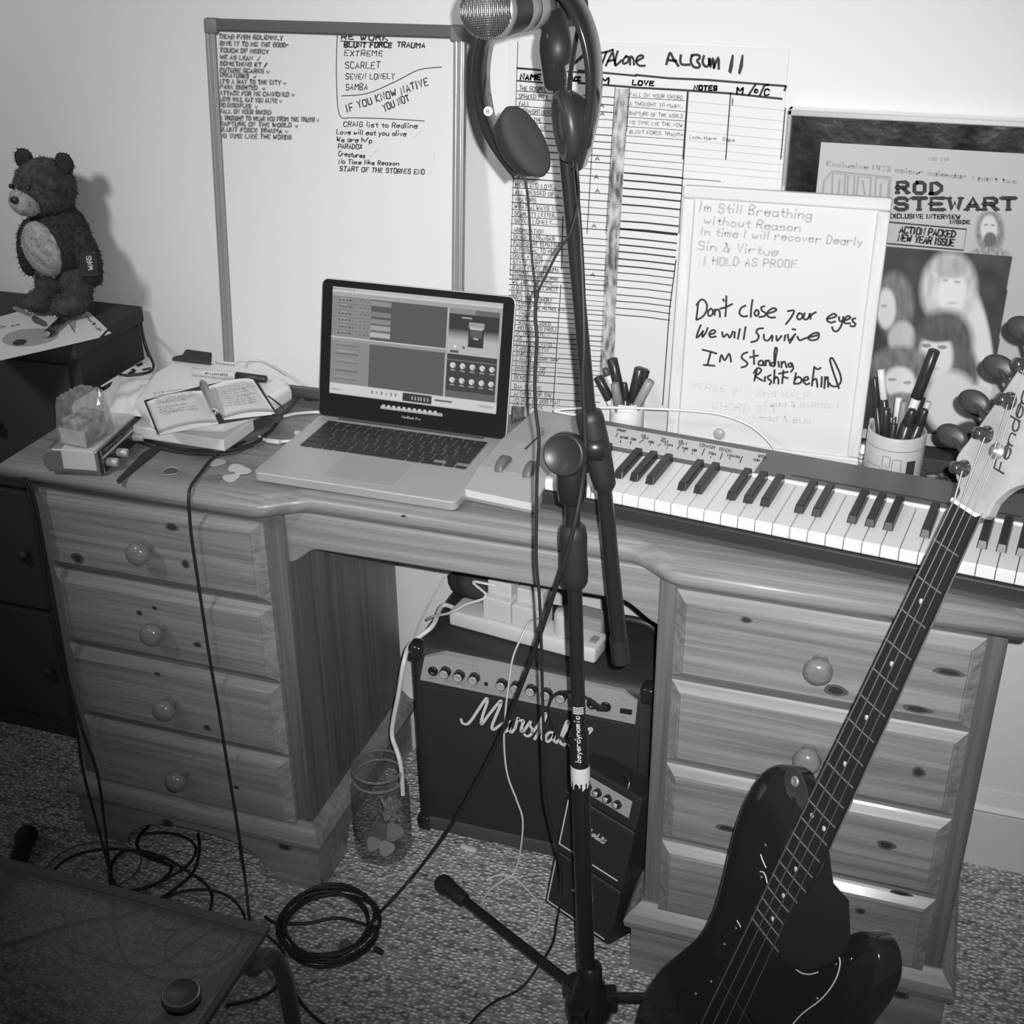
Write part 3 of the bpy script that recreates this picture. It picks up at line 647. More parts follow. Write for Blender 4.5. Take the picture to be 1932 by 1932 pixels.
# right ear cup, seen from outside and edge on
rc = hp(1078, 236, -.012); rn = Vector((-.80, -.50, -.10)).normalized(); tr = (hp(1086, 290) - hp(1074, 180)).normalized(); M2 = frame(rc, tr - rn * tr.dot(rn), rn.cross(tr))
if (M2.to_3x3() @ Vector((0, 0, 1))).dot(rn) < 0: M2 = M2 @ Matrix.Rotation(math.pi, 4, 'X')
build('ear_cup', lathe_oval([(.0, -.020), (.018, -.019), (.027, -.013), (.0275, -.011), (.0305, -.006), (.0305, .0)], M2, 1.08, .95), BLKG, HP)
build('ear_cushion', lathe_oval([(.0305, 0), (.033, .003), (.0335, .008), (.031, .0125), (.026, .0125), (.025, .010), (.014, .009), (.0135, .0105), (0, .0105)], M2, 1.08, .95), BLK, HP)
build('yoke', MB().tube(smooth_path([hp(1112, 190, -.014), hp(1104, 214, -.02), hp(1090, 236, -.004)], 5), .005, 10), BLK, HP)
build('yoke', MB().tube(smooth_path([hp(938, 272, .012), hp(952, 272, 0), rc * 0 + lc - ln * .018], 5), .005, 10), BLK, HP)
# headphone cord: a strand from each cup, joining half way down, then to the floor
CY = SY - .05
la = [hp(987, 322, -.02), hp(993, 350, -.02), aty(998, 400, CY), aty(1003, 480, CY), aty(1011, 552, CY)]
ra_ = [hp(1086, 285, -.02), hp(1090, 330, -.03), aty(1091, 380, CY), aty(1076, 438, CY), aty(1050, 480, CY), aty(1030, 520, CY), aty(1012, 555, CY)]
mn = [aty(1012, 553, CY), aty(1010, 600, CY), aty(1013, 640, CY), aty(1009, 720, CY), aty(1011, 775, CY), aty(1017, 830, CY), aty(1013, 900, CY), aty(1012, 980, CY), aty(1012, 1060, CY), aty(1018, 1130, CY), aty(1021, 1210, CY), aty(1023, 1290, CY + .01), aty(1026, 1400, CY + .02), aty(1030, 1500, CY + .04), aty(1042, 1565, CY + .07), aty(1058, 1640, CY + .09)]
mn += [atz(1056, 1705, .05), atz(1050, 1740, .016), atz(1044, 1775, .016), atz(1032, 1800, .024), atz(1018, 1818, .034), atz(1004, 1840, .014), atz(978, 1868, .004), atz(930, 1892, .004), atz(893, 1925, .004), atz(870, 1965, .004), atz(850, 2010, .004)]
cb = build('cord', MB().tube(smooth_path(la, 5), .0014, 8).tube(smooth_path(ra_, 5), .0014, 8).tube(smooth_path(mn, 5), .0021, 8), RUB, HP)
build('cord_splitter', MB().tube([aty(1012, 548, CY), aty(1012, 562, CY)], .003, 10), RUB, HP)

# ================================================================ cables on and around the stand
mc = [mic_c + mdir * .164, mic_c + mdir * .18 + Vector((0, .0, -.012)), mic_c + mdir * .17 + Vector((.0, .0, -.04)), aty(1074, 180, BY + .012), aty(1086, 330, BY + .006), aty(1098, 500, BY - .006), aty(1102, 640, BY - .02), aty(1100, 720, BY - .024), aty(1103, 790, BY - .024), aty(1104, 850, BY - .026), aty(1098, 915, BY - .03), aty(1085, 985, SY - .03), aty(1068, 1050, SY - .03), aty(1045, 1120, SY - .02), aty(1018, 1200, SY), aty(985, 1290, SY + .03), aty(950, 1375, SY + .06), aty(905, 1465, SY + .08), aty(850, 1560, SY + .09), atz(790, 1640, .05), atz(745, 1692, .012), atz(716, 1722, .006)]
# coil on the carpet
cc = atz(620, 1752, 0)
coil = []
for i in range(7 * 26):
    t = 2 * math.pi * i / 26 + .35; lp = i // 26; rr = .078 + .006 * math.sin(lp * 2.1) + .003 * math.sin(t * 2 + lp)
    coil.append(Vector((cc.x + .006 * math.cos(lp * 1.7) + rr * 1.0 * math.cos(t), cc.y + .005 * math.sin(lp * 2.3) + rr * math.sin(t), .004 + .0052 * (lp % 4) + .002 * math.sin(t * 3 + lp))))
m = MB().tube(smooth_path(mc, 5), .0029, 8); m.tube(coil, .0029, 8)
m.tube(smooth_path([coil[-1], atz(640, 1732, .012), atz(580, 1742, .010), atz(524, 1742, .008), atz(500, 1730, .004)], 5), .0029, 8)
m.tube([atz(706, 1790, .008), atz(722, 1798, .006)], .005, 8)
solo('microphone_cable', m, RUB, 'black microphone cable running down from the stand to a coil on the carpet', 'cable')
# long black lead hanging over the front of the desk
hz = [atz(462, 832, .764), atz(436, 846, .764), atz(400, 866, .764), atz(378, 893, .764), atz(360, 918, .764)]
dr = [aty(356, 938, -.450), aty(357, 960, -.452), aty(361, 1010, -.452), aty(372, 1085, -.452), aty(384, 1165, -.452), aty(397, 1250, -.452), aty(412, 1335, -.454), aty(427, 1430, -.456), aty(442, 1520, -.462), aty(456, 1610, -.475), aty(464, 1670, -.49), atz(470, 1730, .004), atz(474, 1750, .004), atz(500, 1766, .004)]
solo('hanging_lead', MB().tube(smooth_path(hz + dr, 5), .0025, 8), RUB, 'thin black lead hanging from the desk edge down the left drawers', 'cable')
# tangle of leads on the carpet
def floor_lead(pts, r, lab, z=.004, n=6):
    solo('floor_lead', MB().tube(smooth_path([atz(x, y, z + dz) for x, y, dz in [(p + (0,))[:3] for p in pts]], n), r, 8), RUB, lab, 'cable', None)
z6 = lambda L: [(x / 3.116, 1380 + y / 3.116) for x, y in L]
floor_lead(z6([(880, 555), (815, 620), (810, 690), (870, 740), (960, 770), (1010, 800), (960, 870), (850, 920), (740, 935), (670, 890), (650, 810), (680, 740), (740, 690)]), .0030, 'thick dark lead curling beneath the left drawers')
floor_lead(z6([(840, 605), (960, 595), (1080, 620), (1150, 680), (1120, 770), (1010, 850), (900, 900), (760, 950), (660, 1000)]), .0026, 'dark lead looping below the bottom left drawer', .010)
floor_lead(z6([(1165, 600), (1172, 700), (1140, 820), (1050, 910), (930, 990), (830, 1040), (700, 1090), (520, 1110), (330, 1160), (150, 1220), (0, 1260)]), .0028, 'dark lead sweeping left across the carpet under the glass')
floor_lead(z6([(830, 700), (960, 740), (1100, 820), (1200, 890), (1245, 960), (1230, 1060), (1150, 1130), (1020, 1170), (920, 1150), (890, 1110)]), .0027, 'dark lead curving round beside the hanging lead', .016)
floor_lead(z6([(900, 1060), (960, 990), (1060, 945), (1180, 930), (1300, 950), (1390, 1010), (1440, 1110), (1400, 1250), (1290, 1350), (1150, 1390), (1020, 1370), (970, 1300), (1000, 1210), (1090, 1150)]), .0024, 'loop of dark lead seen under the glass edge', .022)
floor_lead(z6([(660, 1060), (680, 1180), (710, 1290), (760, 1370), (850, 1390), (980, 1350), (1110, 1260), (1230, 1180), (1320, 1150)]), .0024, 'dark lead drooping in a wide curve under the glass table', .010)
floor_lead(z6([(290, 900), (310, 830), (380, 760), (500, 710), (660, 690), (820, 710), (960, 750)]), .0026, 'dark lead in a shallow arc left of the tangle', .028)
floor_lead(z6([(420, 1290), (560, 1330), (680, 1370), (800, 1400), (900, 1450), (1030, 1460), (1200, 1440)]), .0024, 'dark lead lying lowest under the glass table', .016)
floor_lead(z6([(1560, 1190), (1660, 1290), (1680, 1420), (1760, 1580), (1850, 1680), (1960, 1760)]), .0026, 'dark lead trailing away to the right of the curved tube')
floor_lead(z6([(1330, 1610), (1440, 1590), (1560, 1550), (1640, 1490)]), .0026, 'short dark lead behind the curved tube', .004)
thin = mat('thin_grey_lead', .10, .4)
m = MB().tube(smooth_path([atz(x, y, .006) for x, y in z6([(280, 890), (270, 820), (330, 740), (430, 680), (560, 650), (690, 660), (800, 700), (830, 760), (790, 840), (700, 900), (580, 940), (470, 960)])], 6), .0014, 6)
solo('thin_lead', m, thin, 'thin shiny lead in a wide loop on the carpet at the far left', 'cable')
for i, (x0, x1, lab) in enumerate(((152, 205, 'first of two leads dropping behind the left side of the desk'), (178, 206, 'second of two leads dropping beside the left drawers'))):
    m = MB().tube(smooth_path([aty(48 - 6 * i, 900, -.456), aty(66 - 6 * i, 945, -.458), aty(90 - 6 * i, 1068, -.460), aty(116 - 6 * i, 1211, -.462), aty(144 + 10 * i, 1372, -.462 - .012 * i), aty(158 + 26 * i, 1460, -.464 - .012 * i), aty((x0 + x1) / 2 + 6, 1560, -.472), atz(x1, 1640, .05), atz(x1 + 4, 1690, .005), atz(x1 + 10, 1720, .005)], 5), .0023, 8)
    solo('dropping_lead', m, RUB, lab, 'cable')

# ================================================================ white leads
wc = WHT
m = MB().tube(smooth_path([SM @ Vector((.002, .03, .015)), SM @ Vector((-.03, .034, .013)), atz(815, 1182, .425), aty(775, 1215, -.225), aty(762, 1250, -.262), aty(752, 1310, -.268), aty(742, 1360, -.27), aty(740, 1390, -.275), aty(750, 1420, -.29), aty(757, 1450, -.30), aty(760, 1500, -.31)], 6), .0042, 10)
solo('mains_flex', m, wc, 'thick white mains flex from the power strip down the side of the amplifier', 'cable')
m = MB().tube(smooth_path([aty(838, 1090, -.012), aty(812, 1135, -.02), aty(790, 1180, -.02), aty(778, 1215, -.02), aty(765, 1240, -.02)], 5), .0018, 8)
solo('thin_white_wire', m, wc, 'thin white wire against the wall behind the amplifier', 'cable')
m = MB().tube(smooth_path([SM @ Vector((.085, .02, .09)), SM @ Vector((.05, .0, .10)), aty(918, 1125, -.19), aty(880, 1140, -.2), aty(850, 1156, -.2), aty(820, 1162, -.18), aty(806, 1168, -.16)], 5), .0024, 8)
solo('adapter_lead', m, wc, 'white lead curving left from the first plug adapter', 'cable')
jk = [SM @ Vector((.172, .0, .062)), aty(1000, 1172, -.235), aty(985, 1200, -.262), aty(968, 1240, -.266), aty(960, 1290, -.268), aty(954, 1340, -.27), aty(951, 1400, -.272), aty(957, 1460, -.275), aty(975, 1510, -.28), aty(986, 1545, -.285), aty(984, 1590, -.29), atz(975, 1635, .02), atz(966, 1652, .003), atz(944, 1664, .003), atz(922, 1682, .003), atz(911, 1710, .003)]
jk2 = [atz(911, 1710, .003), atz(940, 1748, .006), atz(978, 1766, .0035), atz(1003, 1754, .003), atz(1017, 1730, .003), atz(1015, 1702, .003), atz(996, 1680, .003), atz(978, 1662, .006), atz(962, 1652, .007), atz(940, 1651, .004), atz(925, 1657, .004)]
m = MB().tube(smooth_path(jk + jk2[1:], 5), .0017, 8); m.tube([atz(926, 1656, .004), atz(917, 1661, .004)], .0028, 10); m.tube([atz(917, 1661, .004), atz(911, 1663, .004)], .0012, 8, mi=1)
solo('jack_lead', m, [wc, CHR], 'thin white lead hanging down the front of the amplifier and looping on the carpet', 'cable')

# ================================================================ large whiteboard leaning on the wall
BN = Vector((0, -1, .12)).normalized(); BP = ((0, -.024, 1.36), BN)
tl_, tr_ = on(385, 34, *BP), on(877, 48, *BP); bx = (tr_ - tl_); bw = bx.length; bx.normalize(); bdn = BN.cross(bx).normalized()
if bdn.z > 0: bdn = -bdn
bh = .598
BMx = Matrix((bx, bdn, BN)).transposed().to_4x4(); BMx.translation = tl_          # x right, y down, z out
wb = thing('whiteboard', 'large grey-framed whiteboard with song lists in its top corners, leaning behind the laptop', 'whiteboard', tl_ + bx * bw / 2 + bdn * bh)
WBS = mat('whiteboard_white', .62, .3); FR = mat('frame_grey', .085, .45, .2); FRL = mat('rail_silver', .5, .3, .7)
build('panel', MB().box((.008, .008, -.010), (bw - .008, bh - .008, -.003), 0, BMx), WBS, wb)
for nm, a, b in (('top_rail', (.016, 0, -.012), (bw - .016, .019, .002)), ('bottom_rail', (.016, bh - .019, -.012), (bw - .016, bh, .002))): build(nm, MB().box(a, b, .003, BMx), FR, wb)
for x0 in (0, bw - .018):
    m = MB().box((x0, .016, -.012), (x0 + .018, bh - .016, .001), .002, BMx); m.box((x0 + .003, .018, 0), (x0 + .0065, bh - .018, .0022), .0008, BMx, 1); m.box((x0 + .0115, .018, 0), (x0 + .0145, bh - .018, .0022), .0008, BMx, 1)
    build('side_rail', m, [mat('rail_grey', .26, .4, .3), FRL], wb)
for x in (-.001, bw - .024):
    for y in (-.001, bh - .024): build('corner_cap', MB().box((x, y, -.013), (x + .025, y + .025, .0035), .005, BMx, seg=3), mat('cap_grey', .16, .5), wb)
pl = (tl_ - BN * .003, BN); m = MB(); mB = MB()
Z2 = lambda x, y: (370 + x / 3.715, y / 3.715)
left = ['DEAD FISH SOLEMNLY', 'GIVE IT TO ME THE GOOD-', 'TOUCH OF MERCY', 'WE AS LEAN  /', 'SOMETHING ET /', 'FUTURE SCARES v', 'CREATURES  v', "IT'S A WAY TO THE CITY v", 'PARA SIGHTED  v', 'ATTACK FOR ME CANNONED v', 'LOVE WILL EAT YOU ALIVE v', 'DO DISCIPLES  v', 'FALL ON YOUR SWORD ?', 'A THOUGHT TO WEAR YOU FROM THE TRUTH v', 'RAPTURE OF THE WORLD v', 'BLUNT FORCE TRAUMA v', 'NO TIME LIKE THE WORDS ?']
ys = [265, 315, 362, 410, 455, 500, 535, 580, 618, 662, 705, 745, 790, 838, 878, 918, 962]; xe = [615, 655, 515, 455, 505, 520, 425, 635, 490, 695, 605, 435, 565, 865, 720, 650, 715]
for t, y, x1 in zip(left, ys, xe):
    for k_ in range(2): text_px(mB, t, Z2(168 + k_ * 2, y + 2), Z2(x1, y + 14), 7.0, pl, .0022, jit=.10, slant=.05)
for t, p0, p1, h, wd in [('RE WORK', (1020, 275), (1360, 282), 10, .0022), ('BLUNT FORCE', (1040, 328), (1380, 332), 9, .0026), ('TRAUMA', (1410, 330), (1615, 335), 9, .0020), ('EXTREME', (1040, 390), (1320, 392), 10, .0014), ('SCARLET', (1045, 480), (1300, 478), 12, .0014), ('SEVEN LONELY', (1048, 555), (1400, 552), 10, .0014), ('SAMBA', (1050, 630), (1210, 630), 11, .0014),
    ('IF YOU KNOW NATIVE', (1060, 785), (1640, 590), 13, .0019), ('YOU NOT', (1320, 780), (1505, 700), 12, .0019), ('CRAIG list to Redline', (1035, 885), (1560, 898), 9, .0014), ('Love will eat you alive', (985, 940), (1480, 952), 9, .0015), ('We are h/p', (985, 992), (1240, 998), 9, .0015), ('PARADOX', (997, 1040), (1170, 1042), 8, .0015), ('Creatures', (998, 1092), (1190, 1105), 9, .0015), ('No Time like Reason', (1000, 1145), (1430, 1160), 8, .0015), ('START OF THE STORIES END', (1008, 1198), (1610, 1222), 8.5, .0016)]:
    text_px(m, t, Z2(*p0), Z2(*p1), h, pl, wd, jit=.07, slant=.08)
for pth in parse('1012,288 1200,296 1375,300 / 990,245 985,400 985,560 1005,805 1100,825 1300,830 1600,848 / 1022,672 1200,655 1400,570 1560,490 1720,470'): poly_px(m, pth, pl, .0013, 3.715, (370, 0), sm=4)
mf = MB()
for pth in parse('1512,935 1530,960 1585,908 / 1200,1085 1220,1100 1270,1048 / 1600,1205 1620,1225 1655,1190 / 1665,1070 1672,1095 1668,1125'): poly_px(mf, pth, pl, .0014, 3.715, (370, 0))
build('handwriting', m, INK, wb, label='crisp black song list, top right'); build('smudged_handwriting', mB, mat('smudged_ink', .28, .8), wb, label='smudged grey song list, top left'); build('tick_marks', mf, INKF, wb)

# ================================================================ hand-ruled track chart taped to the wall
PN = Vector((0, -1, 0)); PP = ((0, -.0022, 0), PN)
c4 = [aty(977, 76, -.002), aty(1488, 105, -.002)]; x0p, x1p = c4[0].x - .004, c4[1].x; zt = 1.348; zb = .765
tc_ = thing('track_chart', 'paper chart of song titles ruled by hand, on the wall behind the microphone stand', 'chart', ((x0p + x1p) / 2, 0, zb))
m = MB().box((x0p - .012, -.0018, zb), (x1p, -.0004, zt)); build('sheet', m, mat('chart_paper', .63, .6), tc_)
m = MB(); Z3 = lambda x, y: (840 + x / 3.715, y / 3.715); Z4 = lambda x, y: (1200 + x / 6.44, 80 + y / 6.44); Z5 = lambda x, y: (940 + x / 5.367, 420 + y / 5.367); Z6 = lambda x, y: (940 + x / 5.367, 80 + y / 5.367)
# heading
for pth in parse('1400,600 1390,700 1385,820 1460,750 1550,670'):
    poly_px(m, pth, PP, .004, 6.44, (860, 0))
for pth in parse('920,130 900,170 915,215 955,200 960,150 930,125 / 1040,120 1010,130 1005,155 1030,180 1020,215 985,215 / 1020,110 1100,95 1160,75 / 1095,100 1050,220 / 1150,110 1090,235 / 1160,75 1170,150 1190,235 / 1110,190 1180,175 / 1210,90 1190,160 1185,235 1250,180 / 1300,140 1270,170 1265,215 1310,200 1320,150 1290,140 / 1335,225 1340,140 1370,170 1375,225 / 1400,190 1470,150 1450,130 1410,150 1400,200 1430,235 1485,235'):
    poly_px(m, pth, PP, .0032, 5.367, (940, 80), sm=3)
for pth in parse('370,265 385,200 415,125 450,190 515,285 / 400,215 490,225 / 545,155 540,240 570,270 650,270 / 680,155 665,230 700,295 760,305 775,270 740,225 770,195 770,160 720,150 680,160 / 825,165 810,240 840,290 880,280 900,200 / 885,195 905,300 935,190 950,305 / 945,310 1000,180 1005,320'):
    poly_px(m, pth, PP, .0036, 6.44, (1200, 80), sm=3)
fill_px(m, [(1165, 150), (1190, 150), (1180, 290), (1155, 385), (1120, 355), (1140, 250)], PP, 6.44, (1200, 80)); fill_px(m, [(1285, 150), (1308, 150), (1300, 290), (1265, 395), (1238, 370), (1262, 250)], PP, 6.44, (1200, 80))
fl = MB()
def ln(pts, wd, sc, org, mb=m): poly_px(mb, pts, PP, wd, sc, org)
ln([(503, 475), (700, 492), (1090, 515)], .0022, 3.715, (840, 0)); ln([(503, 565), (700, 580)], .0022, 3.715, (840, 0)); ln([(503, 482), (700, 496)], .001, 3.715, (840, 0))
ln([(0, 395), (400, 435), (870, 455), (1300, 490), (1820, 530)], .0030, 6.44, (1200, 80)); ln([(-700, 340), (0, 405)], .0028, 6.44, (1200, 80)); ln([(-700, 490), (0, 548), (580, 580), (1150, 620), (1770, 685)], .0030, 6.44, (1200, 80))
for t, p0, p1, h in [('NAME', Z6(225, 375), Z6(440, 380), 10), ('ACC', Z6(740, 390), Z6(840, 390), 8), ('M', Z6(1045, 420), Z6(1150, 420), 12), ('LOVE', Z6(1360, 428), Z6(1590, 440), 8), ('NOTES', Z4(705, 575), Z4(1000, 582), 8), ('M', Z4(1225, 630), Z4(1330, 630), 13), ('O', Z4(1440, 610), Z4(1490, 612), 6), ('C', Z4(1560, 645), Z4(1640, 645), 11)]:
    for r_ in range(2): text_px(m, t, p0, p1, h, PP, .0022, jit=.06, slant=.1)
ln([(1370, 635), (1450, 515)], .003, 6.44, (1200, 80)); ln([(1505, 645), (1560, 525), (1610, 515)], .003, 6.44, (1200, 80)); ln([(1820, 535), (1805, 585)], .003, 6.44, (1200, 80))
# frame lines of the columns
ln([(625, 605), (570, 1417)], .0017, 6.44, (1200, 80)); ln([(1150, 610), (1090, 1417)], .0017, 6.44, (1200, 80)); ln([(1815, 800), (1760, 1417)], .0016, 6.44, (1200, 80)); ln([(1175, 680), (1170, 765)], .0014, 6.44, (1200, 80))
ln([(510, 290), (455, 1932)], .0009, 3.715, (840, 0)); ln([(1330, 460), (1300, 900)], .0014, 5.367, (940, 80)); ln([(655, 1760), (640, 2300)], .0012, 5.367, (940, 80)); ln([(635, 630), (555, 1870)], .0014, 5.367, (940, 420)); ln([(950, 1080), (900, 1932)], .0012, 5.367, (940, 80))
ln([(1925, 500), (1830, 1932)], .0014, 5.367, (940, 80)); ln([(1800, 380), (1735, 880), (1665, 1850)], .0016, 5.367, (940, 420)); ln([(1185, 455), (1090, 1932)], .001, 5.367, (940, 80))
# the title rows, from the top of the sheet to the bottom
rowsL = [(200, 415), (195, 490), (195, 570), (200, 645), (208, 722), (240, 805), (215, 880), (200, 950), (190, 1020), (185, 1090), (182, 1160), (178, 1230), (172, 1300), (160, 1375), (155, 1470), (152, 1545), (150, 1620), (150, 1690), (148, 1762), (143, 1835)]
rowsL = [Z6(x, y) for x, y in rowsL] + [Z5(x, y) for x, y in [(145, 105), (142, 172), (140, 235), (138, 300), (135, 362), (132, 420), (130, 480), (125, 525), (125, 570), (120, 625), (120, 680), (118, 735), (190, 790), (192, 835), (192, 880), (190, 940), (188, 985), (185, 1030), (180, 1095), (178, 1145), (172, 1195), (168, 1240), (165, 1300), (162, 1345), (160, 1395), (158, 1445), (155, 1490), (150, 1530), (148, 1600), (145, 1690), (140, 1760), (138, 1825)]]
titles = ['THE GOSPEL', 'SHAKED PILL', 'FALL', 'STRAIGHTNESS', 'OVER THE', 'PARTY IN', 'OH LORD', 'STAY', 'RISE', 'MERCY ON', 'THE END', 'HALF WAY', 'ONE', 'MIND AND LOVE..', 'ALL MESSED UP...', 'VISITORS', 'WHAT ALWAYS IN...', 'SCARLETT LETTER.....', 'SEVEN LONELY....', 'ABOMINATION', 'DENGET STRANGER', 'PAINTED ART TO MATTER', 'UNIVERSAL TO MUST', 'DONE A FUSE', 'STATE NIGHT', 'BLUNT FORCE TRAUMA', 'AMORAL NIGHTS', 'DAUGHTER OF ECLIPSE', 'WE ARE THE LOVE....', 'ALONE LEFT TO LAMENT', 'SURE LETS', 'FMEA THE MEMORY', 'FREQUENT TIN', 'DAY OF THE MATRIX END', 'VAGOCE', 'NAME', 'WOL INCLUDED', 'MOTION TO PROJ', 'F MUSE R....', 'AE', 'LETT CRY FIND', 'CARDO CRETIN', 'CUBIC HORN', 'I AUTO THERE OFF', 'EVER BASE', 'MARATHON ER', 'INVENT ENDS', 'REMOTE ES', 'QAA SLEEVE', 'ANTHOM FOR THE', 'NO BUT OR GOO MAN', 'GO DISCRETE', '']
for i, (x, y) in enumerate(rowsL):
    nx_ = rowsL[i + 1][1] if i + 1 < len(rowsL) else y + 11
    ym = 152 + (y - 152)
    full = 1064 - (y - 152) * .033
    xr = 1064 - (y - 150) * .035; sl_ = .065
    if i: ln([(x - 2, y), (xr, y + (xr - x) * sl_), (xr + 4, y + (xr + 4 - x) * sl_)], rnd.choice([.0011, .0013, .0016]), 1, (0, 0))
    # same row ruled through the second and third columns
    a_ = 1068 - (y - 150) * .03; e_ = 1162 - (y - 160) * .047
    if i: ln([(a_, y + (a_ - x) * sl_), (e_ - 3, y + (e_ - x) * sl_ * 1.02)], rnd.choice([.0009, .0012, .0014]), 1, (0, 0))
    tt = titles[i] if i < len(titles) else ''
    h = min(7.5, max(4.5, (nx_ - y) * .58)); wt = min(88, 5.2 * len(tt))
    text_px(m, tt, (x + 3, nx_ - 2.2 + .2), (x + 3 + wt, nx_ - 2.2 + wt * .06), h, PP, .0011, jit=.11, mi=1)
for x, y in [Z6(1030, 655), Z6(1035, 738), Z6(985, 1190), Z6(975, 1378), Z6(985, 1515), Z6(950, 1870), Z5(935, 540)]: text_px(m, 'A', (x, y), (x + 8, y + .5), 7, PP, .0012, jit=.05, gap=.1)
# right-hand column
for i, t in enumerate(['FALL ON YOUR SWORD', 'A THOUGHT TO MARV..', 'RAPTURE OF THE WORLD', 'NO TIME LIK THE NOW', 'BLUNT FORCE TRAUMA']):
    y = [555, 645, 745, 835, 930][i]; text_px(fl, t, Z6(1330, y - 12), Z6(1880, y + 22), 6.5, PP, .0012, jit=.1)
for i, (y0, y1) in enumerate([(555, 590), (648, 700), (755, 795), (850, 890), (945, 985), (1012, 1060), (1095, 1145), (1172, 1220), (1235, 1290)]): ln([(1310 - i * 5, y0), (1895 - i * 5, y1)], .0008, 5.367, (940, 80)); ln([(1920 - i * 6, y1 + 5), (2920, y1 + 5 + 95)], .0005, 5.367, (940, 80), fl)
for i, y in enumerate([1320, 1395, 1475, 1555, 1640, 1720, 1808, 1885]): ln([(1280 - i * 6, y), (1500, y + 18), (1870 - i * 8, y + 52)], .0024 if i not in (5,) else .0012, 5.367, (940, 80))
for i, y in enumerate([65, 150, 222, 292, 365, 435, 505, 578, 650, 728, 792, 862, 930]): ln([(1235 - i * 4, y), (1500, y + 25), (1810 - i * 6, y + 58)], .0022 if i < 6 else .0015, 5.367, (940, 420))
ln([(1655, 1250 + 0), (1932, 1270)], .0010, 3.715, (840, 0))
text_px(fl, 'Loan Harm, Gaps', Z4(650, 1165), Z4(1210, 1205), 7, PP, .0011, jit=.1)
build('ink', m, [INK, mat('pen_grey', .09, .7)], tc_, label='black marker headings, rules and titles'); build('pale_ink', fl, mat('chart_pale_ink', .30, .8), tc_, label='paler pen notes')
SCR = bpy.data.materials.new('scribbled_column'); SCR.use_nodes = True; N_, L_ = nt(SCR); b_ = N_['Principled BSDF']; b_.inputs['Roughness'].default_value = .7
t1 = N_.new('ShaderNodeTexCoord'); t2 = N_.new('ShaderNodeMapping'); t2.inputs['Scale'].default_value = (150, 1, 42); t2.inputs['Rotation'].default_value = (0, R(2), 0); t3 = N_.new('ShaderNodeTexNoise'); t3.inputs['Scale'].default_value = 1; t3.inputs['Detail'].default_value = 4
t4 = N_.new('ShaderNodeMapping'); t4.inputs['Scale'].default_value = (12, 1, 11); t5 = N_.new('ShaderNodeTexNoise'); t5.inputs['Scale'].default_value = 1; t5.inputs['Detail'].default_value = 2
L_.new(t1.outputs['Object'], t2.inputs[0]); L_.new(t2.outputs[0], t3.inputs['Vector']); L_.new(t1.outputs['Object'], t4.inputs[0]); L_.new(t4.outputs[0], t5.inputs['Vector'])
t6 = N_.new('ShaderNodeMath'); t6.operation = 'MULTIPLY_ADD'; t6.inputs[1].default_value = .7; L_.new(t5.outputs['Fac'], t6.inputs[0]); L_.new(t3.outputs['Fac'], t6.inputs[2])
t7 = N_.new('ShaderNodeMapRange'); t7.inputs['From Min'].default_value = .68; t7.inputs['From Max'].default_value = 1.0; t7.inputs['To Min'].default_value = .07; t7.inputs['To Max'].default_value = .50; L_.new(t6.outputs[0], t7.inputs['Value']); L_.new(t7.outputs[0], b_.inputs['Base Color'])
# brown tape strip dividing the chart
mt = MB(); L_ = [Z6(x, y) for x, y in [(1187, 470), (1175, 700), (1160, 900), (1150, 1070), (1140, 1200), (1122, 1500), (1105, 1800)]] + [Z5(x, y) for x, y in [(1095, 60), (1075, 480), (1055, 900), (1040, 1250), (1020, 1560)]]
R_ = [Z6(x, y) for x, y in [(1325, 470), (1310, 700), (1300, 900), (1285, 1070), (1275, 1200), (1255, 1500), (1240, 1800)]] + [Z5(x, y) for x, y in [(1235, 60), (1210, 480), (1190, 900), (1180, 1250), (1160, 1560)]]
q = []
for a_, b_ in zip(L_, R_): q += [on(*a_, (0, -.0026, 0), PN), on(*b_, (0, -.0026, 0), PN)]
mt.add(q, [(2 * i, 2 * i + 1, 2 * i + 3, 2 * i + 2) for i in range(len(L_) - 1)])
build('shaded_column', mt, SCR, tc_, label='scribbled grey column down the middle')

# ================================================================ framed magazine
fx0 = aty(1487, 205, -.022).x; fz1 = aty(1487, 205, -.022).z; fx1 = fx0 + .44; fz0 = .762
fm = thing('framed_magazine', 'music magazine in a silver picture frame, standing at the right behind the mugs of pens', 'picture frame', ((fx0 + fx1) / 2, -.012, fz0))
ALU = mat('frame_aluminium', .8, .25, .8)
for a, b in (((fx0, fz1 - .009), (fx1, fz1)), ((fx0, fz0), (fx1, fz0 + .009)), ((fx0, fz0), (fx0 + .007, fz1)), ((fx1 - .007, fz0), (fx1, fz1))):
    build('frame_bar', MB().box((a[0], -.026, a[1]), (b[0], -.003, b[1]), .002), ALU, fm)
foil = mat('foil_backing', .10, .22, .85, noise=(14, .7), bump=(30, .5, .004))
build('backing', MB().box((fx0 + .004, -.014, fz0 + .004), (fx1 - .004, -.006, fz1 - .004)), foil, fm, label='dark crinkled foil backing')
MY = -.0150; MP = ((0, MY, 0), PN)
mx0, mx1 = aty(1546, 300, MY).x, aty(1546, 300, MY).x + .345; mz1 = aty(1548, 268, MY).z; mz0 = aty(1700, 835, MY).z
def ellf(x, y, cx, cy, rx, ry, ang=0, soft=.15):
    c, s_ = math.cos(R(ang)), math.sin(R(ang)); dx, dy = x - cx, y - cy; u = (dx * c + dy * s_) / rx; v = (-dx * s_ + dy * c) / ry
    d = math.hypot(u, v); return max(0., min(1., (1 + soft - d) / (2 * soft)))
def mixv(a, b, t): return a + (b - a) * t
